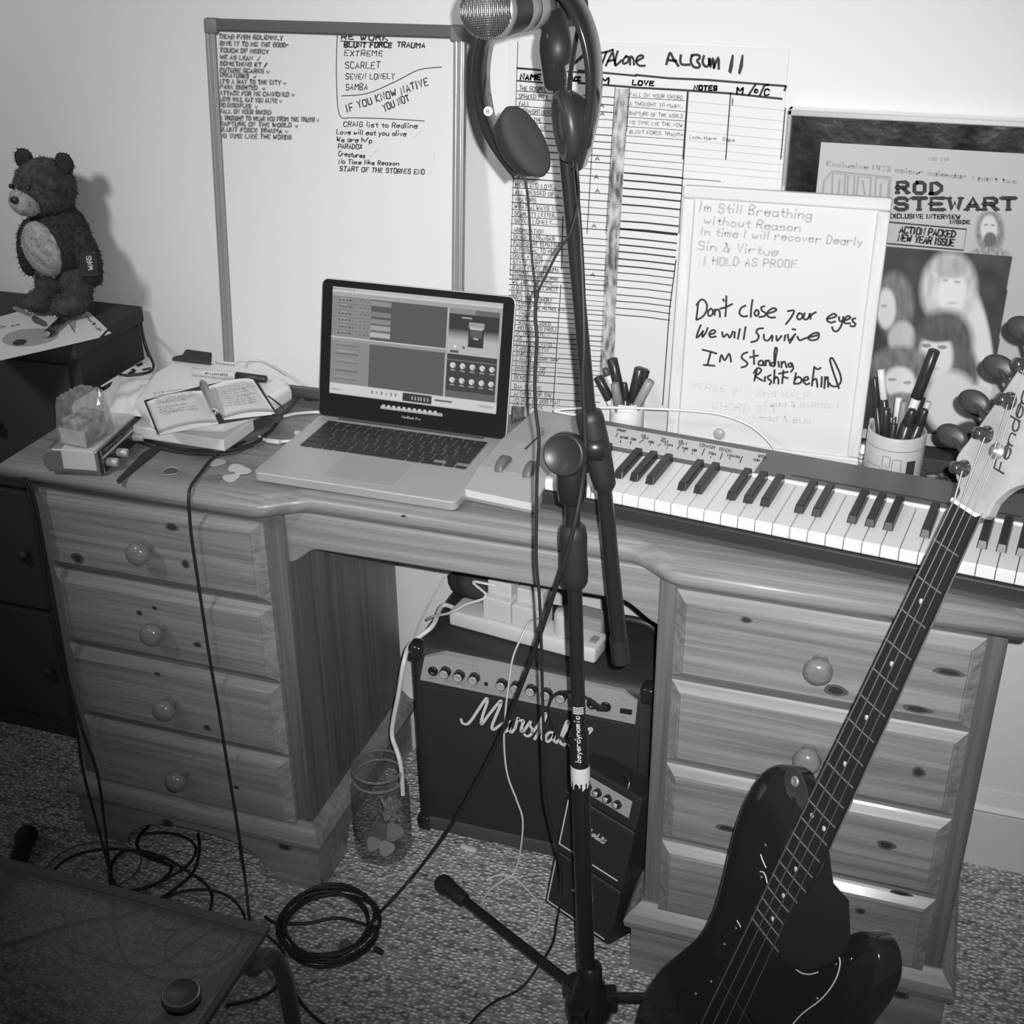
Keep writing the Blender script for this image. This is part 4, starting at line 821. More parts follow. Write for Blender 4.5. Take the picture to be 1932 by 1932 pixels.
def mag_tone(u, v, p):
    x, y = px_of(p); base = .40
    # inner photograph with one rounded corner
    px0 = 1680 - (y - 470) * .14; inx = (x > px0 - 60) and (x < 1909 - (y - 490) * .155) and (y > 466 + (x - 1680) * .075) and (y < 812 + (x - 1660) * .075)
    if not inx: return base
    t = .035 + .02 * mnoise.noise(Vector((x * .03, y * .03, 7.0)))
    n = .5 + .9 * mnoise.noise(Vector((x * .10, y * .035, 1.0)))
    # fair-haired figure standing behind
    t = mixv(t, .55, ellf(x, y, 1815, 690, 52, 115, -8)); t = mixv(t, .58, ellf(x, y, 1850, 660, 22, 110, -8))
    t = mixv(t, .40 + .12 * n, ellf(x, y, 1790, 545, 52, 68, 4)); t = mixv(t, .62, ellf(x, y, 1796, 552, 27, 42, 6)); t = mixv(t, .30 + .12 * n, ellf(x, y, 1792, 505, 34, 20, 8))
    t = mixv(t, .28, .8 * ellf(x, y, 1783, 529, 6, 3)); t = mixv(t, .28, .8 * ellf(x, y, 1806, 532, 6, 3)); t = mixv(t, .34, .7 * ellf(x, y, 1796, 572, 11, 2.5))
    # dark-haired figure at the left edge
    t = mixv(t, .11 + .07 * n, ellf(x, y, 1688, 575, 36, 62)); t = mixv(t, .56, ellf(x, y, 1672, 582, 18, 38)); t = mixv(t, .42, ellf(x, y, 1702, 640, 26, 34)); t = mixv(t, .25, .7 * ellf(x, y, 1668, 577, 6, 3))
    # dark-haired figure in the middle
    t = mixv(t, .055 + .05 * n, ellf(x, y, 1780, 650, 56, 66, 10)); t = mixv(t, .07 + .04 * n, ellf(x, y, 1806, 705, 40, 60)); t = mixv(t, .58, ellf(x, y, 1766, 672, 32, 46)); t = mixv(t, .06 + .03 * n, ellf(x, y, 1770, 626, 40, 20))
    t = mixv(t, .16, .85 * ellf(x, y, 1748, 652, 9, 4)); t = mixv(t, .16, .85 * ellf(x, y, 1778, 655, 9, 4)); t = mixv(t, .30, .6 * ellf(x, y, 1762, 695, 11, 3))
    # curly-haired figure low at the left
    t = mixv(t, .11 + .09 * n, ellf(x, y, 1700, 695, 60, 42)); t = mixv(t, .60, ellf(x, y, 1697, 722, 30, 30)); t = mixv(t, .20, .8 * ellf(x, y, 1683, 716, 8, 3)); t = mixv(t, .20, .8 * ellf(x, y, 1712, 722, 8, 3)); t = mixv(t, .16 + .06 * n, ellf(x, y, 1700, 762, 30, 22))
    # pale clothing and dark boots at the bottom
    t = mixv(t, .54, ellf(x, y, 1795, 760, 50, 60)); t = mixv(t, .52, ellf(x, y, 1848, 745, 30, 16, 20)); t = mixv(t, .05, ellf(x, y, 1815, 820, 36, 20, -35)); t = mixv(t, .05, ellf(x, y, 1840, 775, 26, 10, 25))
    return t
mag = painted('magazine_cover', 230, 300, lambda a, b: (mx0 + (mx1 - mx0) * a, MY, mz1 + (mz0 - mz1) * b), mag_tone, print_mat('magazine_print', 0, .45), fm)
m = MB(); mg = MB(); org = (1412, 180); sc = 3.715; Zm = lambda x, y: (org[0] + x / sc, org[1] + y / sc)
# display lettering with heavy slab serifs
def slab(mb, ch, x, y, w_, h, wd, pl=MP):
    for stx in glyph(ch):
        pts = [on(*Zm(x + gx * w_ + gy * h * .02, y - gy * h + (x + gx * w_ - 1020) * 0.0), *pl) + PN * .0006 for gx, gy in stx]
        mb.strip(pts, wd, PN)
        for gx, gy in (stx[0], stx[-1]):
            if ch in 'OSCG': continue
            a_ = on(*Zm(x + gx * w_ - w_ * .20, y - gy * h), *pl) + PN * .0007; b_ = on(*Zm(x + gx * w_ + w_ * .20, y - gy * h), *pl) + PN * .0007
            mb.strip([a_, b_], wd * .55, PN)
for i, chx in enumerate('ROD'): slab(m, chx, 1045 + i * 118, 682 + i * 3, 72, 74, .0056)
for i, chx in enumerate('STEWART'): slab(m, chx, 1030 + i * 125, 800, 84, 80, .0056)
text_px(m, 'EXCLUSIVE INTERVIEW', Zm(985, 858), Zm(1495, 866), 7.5, MP, .0019, jit=0); text_px(m, 'INSIDE', Zm(1415, 898), Zm(1560, 900), 6.5, MP, .0019, jit=0)
text_px(m, 'ACTION PACKED', Zm(1060, 962), Zm(1455, 996), 12, MP, .0026, jit=0, slant=.1, gap=.28); text_px(m, 'NEW YEAR ISSUE', Zm(1048, 1018), Zm(1445, 1056), 12, MP, .0026, jit=0, slant=.1, gap=.28)
for pth in parse('900,880 1015,890 1528,938 1508,1085 1000,1040 900,1030'): poly_px(m, pth, MP, .0022, sc, org)
build('headline_print', m, INK, fm, label='black headline lettering')
text_px(mg, 'Exclusive 1973 colour calendar - part two', Zm(550, 490), Zm(1890, 618), 8.5, MP, .0018, jit=.02); text_px(mg, 'C30+C94', Zm(1265, 452), Zm(1410, 460), 5, MP, .0010, jit=0)
for pth in parse('520,700 530,600 585,530 1000,575 985,745 / 585,700 590,545 680,555 668,715 / 630,700 640,590 650,590 / 690,715 700,560 745,565 735,722 / 755,725 770,570 860,575 850,725 820,730 800,600 / 885,735 895,575 985,590 975,745 920,740 930,620'): poly_px(mg, pth, MP, .0026, sc, org)
build('pale_print', mg, mat('pale_print', .27, .6), fm, label='pale grey masthead and strapline')
def head_tone(u, v, p):
    x, y = px_of(p); n = .5 + .9 * mnoise.noise(Vector((x * .3, y * .12, 4.0))); t = .40
    t = mixv(t, .13 + .12 * n, ellf(x, y, 1868, 438, 27, 42)); t = mixv(t, .52, ellf(x, y, 1866, 432, 16, 26)); t = mixv(t, .10, ellf(x, y, 1868, 452, 12, 14)); t = mixv(t, .16, .8 * ellf(x, y, 1860, 424, 4, 2)); t = mixv(t, .16, .8 * ellf(x, y, 1873, 425, 4, 2)); t = mixv(t, .15 + .2 * n, ellf(x, y, 1866, 480, 38, 14))
    return t
a_, b_ = aty(1826, 396, MY - .0004), aty(1912, 484, MY - .0004)
painted('inset_portrait', 70, 80, lambda a, b: (a_.x + (b_.x - a_.x) * a, MY - .0004, a_.z + (b_.z - a_.z) * b), head_tone, MATS.get('mp') or bpy.data.materials['magazine_print'], fm)

# ================================================================ small whiteboard with lyrics
SN = Vector((0, -1, .105)).normalized(); SP_ = ((0, -.081, .762), SN)
ctl, ctr, cbl, cbr = on(1290, 349, *SP_), on(1684, 374, *SP_), on(1240, 845, *SP_), on(1625, 888, *SP_)
sx = (ctr - ctl); sw = sx.length; sx.normalize(); sdn = SN.cross(sx).normalized(); sdn = -sdn if sdn.z > 0 else sdn
sh_ = (cbl - ctl).dot(sdn); SB = Matrix((sx, sdn, SN)).transposed().to_4x4(); SB.translation = ctl
sh_ = min(sh_, (ctl.z - .7615) / -sdn.z)
sb = thing('lyric_board', 'small pale-framed whiteboard with handwritten lyrics leaning behind the keyboard', 'whiteboard', ctl + sx * sw / 2 + sdn * sh_)
PALE = wood('pale_wood', 'z', .52, .70, .5); PALX = wood('pale_wood_x', 'x', .52, .70, .5)
build('panel', MB().box((.006, .006, -.010), (sw - .006, sh_ - .006, -.002), 0, SB), WBS, sb)
for nm, a, b, mm in (('top_rail', (0, 0), (sw, .018), PALX), ('bottom_rail', (0, sh_ - .018), (sw, sh_), PALX), ('side_rail', (0, .0185), (.018, sh_ - .0185), PALE), ('side_rail', (sw - .018, .0185), (sw, sh_ - .0185), PALE)): build(nm, MB().box((a[0], a[1], -.012), (b[0], b[1], .003), .003, SB), mm, sb)
LP = (ctl - SN * .002, SN)
LYR = '''325,1010 318,1080 310,1140 / 312,1030 345,990 375,995 395,1035 385,1090 350,1130 310,1148 / 425,1060 405,1080 405,1110 420,1118 440,1100 440,1070 425,1060 / 458,1065 455,1110 / 458,1080 480,1065 495,1085 497,1125 / 522,985 530,998 / 548,960 545,1060 540,1120 / 500,1060 550,1045 595,1022 /
700,1035 665,1055 652,1095 675,1120 715,1118 / 755,990 745,1060 742,1125 / 785,1070 770,1095 785,1118 805,1100 800,1075 785,1070 / 850,1040 825,1050 830,1075 858,1095 850,1118 810,1125 / 870,1098 920,1085 945,1068 920,1055 880,1080 870,1110 900,1130 935,1128 /
1035,1080 1085,1075 1060,1130 1020,1182 / 1125,1095 1108,1120 1120,1145 1145,1135 1150,1105 1125,1095 / 1168,1095 1160,1135 1180,1145 1200,1130 1210,1100 / 1210,1100 1215,1140 / 1216,1120 1235,1098 1258,1088 /
1345,1140 1395,1130 1420,1115 1400,1100 1360,1120 1345,1150 1375,1170 1410,1160 / 1440,1125 1445,1155 1470,1160 / 1475,1125 1460,1190 1430,1235 1400,1235 1385,1205 / 1480,1155 1520,1140 1530,1125 1505,1120 1480,1150 1490,1175 1530,1175 / 1570,1135 1545,1145 1555,1165 1570,1180 1560,1200 1530,1195 /
345,1190 325,1240 312,1290 345,1262 365,1235 / 360,1245 358,1285 385,1250 400,1212 / 410,1265 450,1255 460,1235 435,1230 412,1260 425,1285 465,1280 / 515,1245 525,1285 555,1260 575,1290 600,1240 / 615,1245 612,1290 / 655,1220 640,1298 / 700,1205 685,1302 /
840,1215 800,1220 785,1245 805,1275 790,1310 745,1325 / 845,1265 850,1305 880,1310 910,1270 / 915,1280 910,1315 / 945,1275 950,1315 985,1275 / 1015,1270 1008,1312 / 1035,1265 1045,1315 1070,1290 1095,1260 / 1072,1222 1095,1226 / 1080,1285 1050,1332 / 1110,1280 1130,1310 1170,1295 1230,1280 1280,1265 1270,1250 1230,1260 1195,1290 1220,1310 1270,1300 1282,1270 /
360,1385 415,1398 470,1415 / 425,1400 400,1500 / 368,1505 410,1508 455,1512 / 495,1480 510,1425 535,1470 570,1415 585,1480 / 715,1405 680,1420 670,1450 700,1475 715,1495 700,1515 668,1525 / 765,1390 768,1500 / 735,1445 800,1430 / 830,1470 805,1480 805,1505 835,1505 840,1475 845,1510 / 860,1470 860,1510 / 862,1480 885,1470 895,1510 / 930,1490 905,1490 905,1510 930,1510 940,1440 950,1385 938,1368 928,1420 930,1510 / 960,1480 965,1520 / 985,1480 985,1525 / 988,1495 1010,1480 1025,1525 / 1060,1490 1040,1500 1045,1520 1065,1515 1065,1490 1078,1530 1060,1560 /
790,1540 770,1630 / 765,1570 795,1530 825,1545 805,1575 775,1590 800,1610 835,1630 / 855,1600 852,1635 / 900,1585 875,1600 885,1620 905,1635 890,1660 / 930,1545 925,1650 / 928,1620 945,1600 960,1620 960,1655 / 1000,1550 990,1650 / 965,1575 1035,1560 / 1000,1600 1035,1610 /
1100,1570 1085,1650 / 1090,1620 1120,1600 1145,1620 1130,1650 1085,1655 / 1160,1630 1195,1620 1190,1600 1165,1610 1160,1640 1185,1660 1205,1650 / 1245,1520 1225,1670 / 1235,1630 1260,1615 1270,1680 / 1305,1600 1300,1680 / 1255,1530 1275,1540 1295,1528 / 1330,1600 1325,1690 / 1330,1630 1350,1600 1355,1680 / 1440,1690 1395,1560 1370,1470 1385,1450 1410,1490 1450,1580 1455,1640 1420,1675 1380,1670 1365,1650'''
m = MB()
for pth in parse(LYR): poly_px(m, pth, LP, .0030, 4.2, (1240, 330), sm=4)
build('lyrics', m, INK, sb, label='bold black handwritten verse')
m = MB(); Zl = lambda x, y: (1240 + x / 4.2, 330 + y / 4.2)
for t, p0, p1, h in [('Im Still Breathing', (335, 285), (1240, 350), 17), ('without Reason', (370, 385), (1150, 450), 15), ('In time I will recover Dearly', (345, 475), (1640, 560), 15), ('Sin & Virtue', (325, 590), (970, 640), 16), ('I HOLD AS PROOF', (370, 708), (1120, 735), 14)]: text_px(m, t, Zl(*p0), Zl(*p1), h, LP, .0022, jit=.05, slant=.1)
build('faint_lyrics', m, mat('faded_pen', .40, .8), sb, label='faded grey upper verse')
m = MB()
for t, p0, p1, h in [('VERSE 2', (265, 1690), (650, 1735), 11), ('-2nd HALF', (740, 1740), (1215, 1775), 11), ('CHORD 2-3', (440, 1850), (950, 1890), 12), ('Lead & HARMONY', (850, 1830), (1460, 1850), 9), ('Lead & BUS', (760, 1930), (1230, 1975), 10)]: text_px(m, t, Zl(*p0), Zl(*p1), h, LP, .0016, jit=.06, slant=.1)
build('ghost_writing', m, INKF, sb, label='almost wiped-off writing at the bottom')
for q_ in ((1357, 818), (1503, 868)):
    build('magnet', MB().lathe([(.0088, 0), (.0088, .004), (.008, .005), (0, .005)], 24, axis(on(*q_, *LP), SN)), mat('magnet_grey', .36, .4), sb)

# ================================================================ laptop
lap = thing('laptop', 'open silver laptop showing a recording program, in the middle of the desk', 'laptop', (.2133, -.28, .76))
ay = R(-.37); lu = Vector((math.cos(ay), math.sin(ay), 0)); lv = Vector((-math.sin(ay), math.cos(ay), 0)); LO = Vector((.2133, -.171, .76)); LM = frame(LO, lu, lv)
ALM = mat('laptop_aluminium', .46, .42, .35)
def rrect(x0, y0, x1, y1, r, n=6):
    P = []
    for cx, cy, a0 in ((x1 - r, y1 - r, 0), (x0 + r, y1 - r, 90), (x0 + r, y0 + r, 180), (x1 - r, y0 + r, 270)):
        for i in range(n + 1): a = R(a0 + 90 * i / n); P.append((cx + r * math.cos(a), cy + r * math.sin(a)))
    return P
D0 = -.219
m = MB().prism(rrect(-.1625, D0, .1625, .006, .011), .003, .0175, .0022, LM, seg=3)
build('base', m, ALM, lap)
for x in (-.13, .13):
    for y in (D0 + .02, -.02): build('foot', MB().lathe([(.007, 0), (.007, .004)], 12, LM @ Matrix.Translation((x, y, 0))), RUB, lap)
wl = mat('key_well', .30, .45, .3); zt = .0176
kb = MB().prism(rrect(-.139, -.113, .139, -.012, .003), zt - .0002, zt + .0001, 0, LM); build('key_well', kb, wl, lap)
KEY = mat('laptop_key', .022, .45); KT = mat('key_legend', .4, .6)
protos = {}
def lkey(x0, y0, w_, h_):
    mb = MB().prism(rrect(x0 + .0009, y0 + .0009, x0 + w_ - .0009, y0 + h_ - .0009, .0018, 3), zt, zt + .0013, .0004, LM)
    return build('key', mb, KEY, lap)
pit = .0190; ky = -.014
rows = [([1.07] * 14, .0095), ([1] * 13 + [1.55], .0183), ([1.55] + [1] * 13, .0183), ([1.8] + [1] * 11 + [1.75], .0183), ([2.3] + [1] * 10 + [2.25], .0183)]
for ws, h_ in rows:
    tot = sum(ws); x = -.1375; sc_ = .275 / tot
    for w_ in ws: lkey(x, ky - h_, w_ * sc_, h_); x += w_ * sc_
    ky -= h_
x = -.1375
for w_ in (1, 1, 1, 1.25, 5.1, 1.25, 1): lkey(x, ky - .0183, w_ * .019, .0183); x += w_ * .019
for dx, dy, h_ in ((0, 0, .0088), (.019, .0, .0088), (.019, .0093, .0088), (.038, 0, .0088)): lkey(.0818 + dx, ky - .0183 + dy, .0185, h_)
m = MB().prism(rrect(-.056, -.2, .056, -.123, .003), zt - .0001, zt + .0002, 0, LM); build('trackpad', m, mat('trackpad', .40, .38, .3), lap)
m = MB().box((-.028, D0 - .0006, .0125), (.032, D0 + .004, .0178), .0015, LM); build('thumb_notch', m, mat('notch_bright', .75, .3, .6), lap)
# lid
ti = .2417; ld_ = (lv * math.sin(ti) + Vector((0, 0, 1)) * math.cos(ti)); LH = frame(LO + Vector((0, 0, .0185)), lu, ld_)     # x right, y up the lid, z toward the user
lh = .2225
lid = build('lid', MB().prism(rrect(-.1625, .001, .1625, lh, .011), -.0065, .0, .0012, LH, seg=2), ALM, lap)
build('screen_glass', MB().prism(rrect(-.1612, .0015, .1612, lh - .0013, .010), .0, .0009, .0004, LH), mat('screen_bezel', .012, .22), lid)
build('hinge_cover', MB().tube([LH @ Vector((-.125, -.001, -.002)), LH @ Vector((.125, -.001, -.002))], .0052, 14), mat('hinge_black', .02, .4), lap)
def scr_tone(u, v, p):
    X = u; Y = v; n = .5 + .5 * math.sin(u * 900) * math.sin(v * 700)
    def inr(a, b, c, d): return a <= X <= c and b <= Y <= d
    t = .19
    if Y < .032: return .50 if not (X < .14 and .008 < Y < .024 and math.sin(X * 400) > -.2) else .28
    if Y < .045: return .62
    if Y < .085: return .36
    if Y > .895:
        t = .60
        if inr(.45, .91, .62, .985): t = .03 + (.35 if (inr(.50, .935, .60, .965) and math.sin(X * 350) > .1) else 0)
        elif inr(.64, .935, .74, .952): t = .12
        elif inr(.24, .925, .42, .955) and math.sin(X * 220) > .75: t = .12
        elif inr(.01, .945, .07, .965) and n > .5: t = .3
        elif inr(.90, .935, .98, .955) and n > .5: t = .25
        elif X < .003 or Y > .99: t = .45
        return t
    # right column
    if X > .695:
        if X > .985: return .40
        if X < .70: return .42
        if Y < .135: return .13 + (.12 if X < .85 else 0)
        if Y < .50:
            t = .035 if Y < .27 else mixv(.06, .46, min(1, (Y - .27) / .10))
            # stomp pedal on the amplifier picture
            if inr(.815, .20, .90, .42): t = .03 if Y > .25 else .33
            if inr(.822, .24, .893, .26): t = .5
            if inr(.825, .27, .890, .33): t = .10
            if inr(.845, .335, .872, .35): t = .45
            if inr(.77, .155, .83, .17): t = .45
            for cx, cy in ((.74, .43), (.79, .43)):
                if math.hypot((X - cx) * 1.6, Y - cy) < .014: t = .7 if cx < .75 else .15
            if inr(.715, .462, .765, .485): t = .08
            return t
        t = .045
        for r_ in range(2):
            for c_ in range(5):
                cx = .735 + c_ * .0565; cy = .60 + r_ * .135; d = math.hypot((X - cx) * 1.6, Y - cy)
                if d < .026: t = .62 if (X - cx) < .004 or Y < cy else .35
                if abs(X - cx) < .014 and abs(Y - cy - .045) < .006: t = .32
        if .545 < Y < .555: t = .14
        if Y > .83: t = .12
        return t
    # bar between the panes
    if .455 < Y < .50:
        return .55 if Y < .468 else .30
    if .685 < X: return .45
    if X < .235:
        t = .24
        if Y < .455:
            k_ = ((Y - .085) / .0617) % 1
            if k_ < .06: t = .16
            if .35 < k_ < .55 and .04 < X < .13 and math.sin(X * 300) > -.4: t = .08
            if .18 < k_ < .28 and .05 < X < .09: t = .42
            if .3 < k_ < .5 and .17 < X < .225 and math.sin(X * 260) > .2: t = .11
        else:
            k_ = ((Y - .50) / .079) % 1
            if .4 < k_ < .52 and .03 < X < .17: t = .12
            if .1 < k_ < .2 and .04 < X < .14: t = .34
        return t
    if Y < .455:
        t = .085
        for y0, tt in ((.09, .26), (.19, .20), (.253, .24), (.316, .34), (.379, .44)):
            if y0 < Y < y0 + .055 and X < .355: t = tt * (1 if y0 + .006 < Y < y0 + .048 else .5)
        return t + .012 * n
    return .095 + .012 * n
c_ = [LH @ Vector((x, y, .0012)) for x, y in ((-.1432, .2105), (.1432, .2105), (.1432, .0395), (-.1432, .0395))]
painted('display', 260, 170, lambda a, b: c_[0] + (c_[1] - c_[0]) * a + (c_[3] - c_[0]) * b, scr_tone, print_mat('screen_image', .95, .25), lid)
m = MB()
dk = [on(600 + x / 4.83, 520 + y / 4.83, c_[0], (LH.to_3x3() @ Vector((0, 0, 1)))) for x, y in [(570, 1185), (1135, 1255), (1135, 1285), (568, 1212)]]
nz = LH.to_3x3() @ Vector((0, 0, 1))
m.add([p + nz * .0003 for p in dk], [(3, 2, 1, 0)])
for i in range(11):
    a_ = dk[0] + (dk[1] - dk[0]) * ((i + .6) / 12); h_ = (dk[0] - dk[3]) * 1.0
    m.add([a_ + lu * -.0025 + nz * .0004 - h_ * .6, a_ + lu * .0025 + nz * .0004 - h_ * .6, a_ + lu * .0025 + nz * .0004 + h_ * .5, a_ + lu * -.0025 + nz * .0004 + h_ * .5], [(0, 1, 2, 3)], 1)
em = bpy.data.materials.new('dock_glow'); em.use_nodes = True; em.node_tree.nodes['Principled BSDF'].inputs['Emission Color'].default_value = (.4, .4, .4, 1); em.node_tree.nodes['Principled BSDF'].inputs['Emission Strength'].default_value = .8; em.node_tree.nodes['Principled BSDF'].inputs['Base Color'].default_value = (.02, .02, .02, 1)
em2 = em.copy(); em2.name = 'dock_icon'; em2.node_tree.nodes['Principled BSDF'].inputs['Emission Color'].default_value = (.62, .62, .62, 1)
build('dock', m, [em, em2], lid)
m = MB(); text_px(m, 'MacBook Pro', (758, 788), (794, 793), 4.5, (c_[0] - nz * .0002, nz), .0007, jit=0, gap=.25); build('lettering', m, mat('bezel_letter', .35, .5), lid)

# ================================================================ musical keyboard
yk = R(-6.72); ku = Vector((math.cos(yk), math.sin(yk), 0)); kv = Vector((-math.sin(yk), math.cos(yk), 0)); KO = Vector((.6053, -.346, .76)); KM = frame(KO, ku, kv)
PW = .0235; i0, i1 = -5, 24
kbd = thing('music_keyboard', 'silver music keyboard with piano keys along the right half of the desk', 'keyboard', KO + ku * .2 + kv * .06, yk)
KS = mat('keyboard_silver', .40, .42, .25); KD = mat('keyboard_dark', .13, .4, .2)
x0, x1 = i0 * PW - .002, i1 * PW + .002; XL = x0 - .115; XR = x1 + .03
build('tray', MB().box((x0, -.006, .004), (XR, .145, .026), .002, KM), mat('keyboard_black', .03, .5), kbd)
m = MB().prism([(-.001, .004), (-.001, .012), (.012, .012), (.012, .004)], x0, XR, M=KM @ Matrix(((0, 0, 1, 0), (1, 0, 0, 0), (0, 1, 0, 0), (0, 0, 0, 1))) @ Matrix.Translation((-.010, -.002, 0))); build('front_lip', m, mat('lip_dark', .06, .4), kbd)
# controls end block: sloping top
m = MB().prism([(-.034, .004), (-.036, .010), (-.030, .018), (.02, .034), (.10, .044), (.222, .044), (.226, .038), (.226, .004)], XL, x0 - .001, .003, KM @ Matrix(((0, 0, 1, 0), (1, 0, 0, 0), (0, 1, 0, 0), (0, 0, 0, 1))))
blk = build('control_block', m, KS, kbd)
for dx in (.035, .080):
    w_ = MB().lathe([(.0001, -.007), (.019, -.007), (.022, -.005), (.022, .005), (.019, .007), (.0001, .007)], 28, KM @ Matrix.Translation((XL + dx, .035, .026)) @ Matrix.Rotation(R(90), 4, 'Y')); build('control_wheel', w_, mat('wheel_grey', .12, .45), kbd)
build('slider', MB().box((XL + .045, .125, .042), (XL + .054, .143, .055), .003, KM), GRY, kbd)
build('slider_slot', MB().box((XL + .0475, .08, .0435), (XL + .0505, .13, .0446), .0005, KM), BLK, kbd)
for dx, dy in ((.078, .135), (.071, .105)): build('button', MB().box((XL + dx, dy, .043), (XL + dx + .014, dy + .008, .0465), .001, KM), GRY, kbd)
build('indicator_lamp', MB().ell((XL + .077, .121, .0445), (.0045, .0045, .002), 14, 8, KM), WHT, kbd)
# back panel: label strip on the left half, dark metal on the right
m = MB().prism([(.132, .026), (.130, .043), (.136, .046), (.222, .046), (.226, .04), (.226, .004), (.132, .004)], x0, XR, .0015, KM @ Matrix(((0, 0, 1, 0), (1, 0, 0, 0), (0, 1, 0, 0), (0, 0, 0, 1)))); build('back_panel', m, KD, kbd)
XS = KM.inverted() @ atz(1440, 866, .806)
build('trim_strip', MB().box((XS.x - .01, .1288, .036), (XR, .1345, .0476), .0015, KM), mat('trim_bright', .8, .3, .2), kbd)
build('tape_label', MB().box((x0 + .005, .139, .0462), (XS.x, .205, .0468), 0, KM), mat('label_tape', .60, .6), kbd, label='strip of white tape with handwritten notes')
build('recess_line', MB().box((XS.x + .05, .150, .0461), (XS.x + .36, .153, .0466), 0, KM), BLK, kbd)
m = MB(); kpl = (KM @ Vector((0, .17, .0470)), Vector((0, 0, 1)))
Zk = lambda x, y: (880 + x / 3.715, 650 + y / 3.715)
for t, p0, p1, h in [('DRUM', (1055, 605), (1120, 618), 4), ('SNARE', (1075, 655), (1140, 668), 4), ('TOM', (1150, 670), (1190, 678), 4), ('HI', (1230, 645), (1265, 650), 4), ('HAT', (1235, 662), (1280, 668), 4), ('TOM', (1275, 690), (1315, 698), 4), ('HI', (1370, 668), (1400, 674), 4), ('HAT', (1365, 684), (1420, 692), 4), ('TOM', (1385, 708), (1450, 720), 4), ('HI', (1490, 685), (1525, 692), 4), ('HAT', (1490, 700), (1555, 708), 4), ('TOM', (1510, 735), (1555, 742), 4), ('TOM', (1580, 748), (1615, 754), 4), ('CRASH', (1635, 715), (1745, 735), 5.5), ('RIDE', (1775, 745), (1870, 762), 5.5), ('TOM', (1695, 770), (1750, 780), 4.5), ('CRASH', (1830, 785), (1920, 800), 4.5), ('RIDE', (2045, 790), (2110, 802), 5), ('TOM', (2010, 815), (2060, 822), 4)]:
    text_px(m, t, Zk(*p0), Zk(*p1), h, kpl, .0011, jit=.08)
for pth in parse('1045,650 1062,622 / 1080,675 1080,692 / 1152,680 1150,700 / 1212,692 1240,668 / 1290,700 1288,706 / 1342,712 1365,698 / 1405,725 1405,730 / 1478,735 1500,705 / 1525,745 1522,755 / 1582,760 1582,772 / 1650,775 1670,730 / 1712,785 1710,795 / 1778,805 1795,762 / 1845,795 1845,805 / 1915,830 1935,785'): poly_px(m, pth, kpl, .0014, 3.715, (880, 650))
build('tape_writing', m, INK, kbd)
KW = mat('white_key', .73, .3); KB_ = mat('black_key', .019, .35)
wk = MB().prism([(0, 0), (PW - .0009, 0), (PW - .0009, .1275), (0, .1275)], .027, .045, .0012, KM @ Matrix.Translation((i0 * PW + .0004, 0, 0)))
wk.box((i0 * PW + .0004, -.0012, .029), (i0 * PW + PW - .0005, .002, .0435), .0008, KM)
k0 = build('white_key', wk, KW, kbd)
LK = Matrix.Rotation(0, 3, 'Z')
for i in range(1, i1 - i0): dup(k0, kbd, (i * PW, 0, 0))
def bkey(i):
    x = i * PW; m = MB(); a, b = x - .0066, x + .0066
    vv = [(a, .042, .044), (b, .042, .044), (b, .1285, .044), (a, .1285, .044), (a + .0012, .047, .0555), (b - .0012, .047, .0555), (b - .0012, .1285, .0565), (a + .0012, .1285, .0565)]
    bm = bmesh.new(); V_ = [bm.verts.new(v) for v in vv]
    for f in ((3, 2, 1, 0), (4, 5, 6, 7), (0, 1, 5, 4), (1, 2, 6, 5), (2, 3, 7, 6), (3, 0, 4, 7)): bm.faces.new([V_[j] for j in f])
    bmesh.ops.bevel(bm, geom=list(bm.edges), offset=.0011, segments=2, affect='EDGES', profile=.5)
    return m.frombm(bm, 0, False, KM)
bi = [i for i in range(i0 + 1, i1) if (i - i0) % 7 in (1, 2, 4, 5, 6)]
b0 = build('black_key', bkey(bi[0]), KB_, kbd)
for i in bi[1:]: dup(b0, kbd, ((i - bi[0]) * PW, 0, 0))
m = MB().tube(smooth_path([KM @ Vector((XL + .075, .215, .05)), aty(1045, 775, -.112), aty(1080, 771, -.115), aty(1140, 769, -.117), aty(1200, 770, -.117), aty(1290, 774, -.117), aty(1360, 782, -.117), aty(1410, 800, -.117), aty(1443, 825, -.118), aty(1462, 850, -.118), aty(1466, 872, -.116), KM @ Vector((XS.x + .012, .236, .03)), KM @ Vector((XS.x + .008, .236, .006))], 6), .0021, 10)
solo('usb_lead', m, WHT, 'white lead arching from the left end of the music keyboard past the lyric board', 'cable')

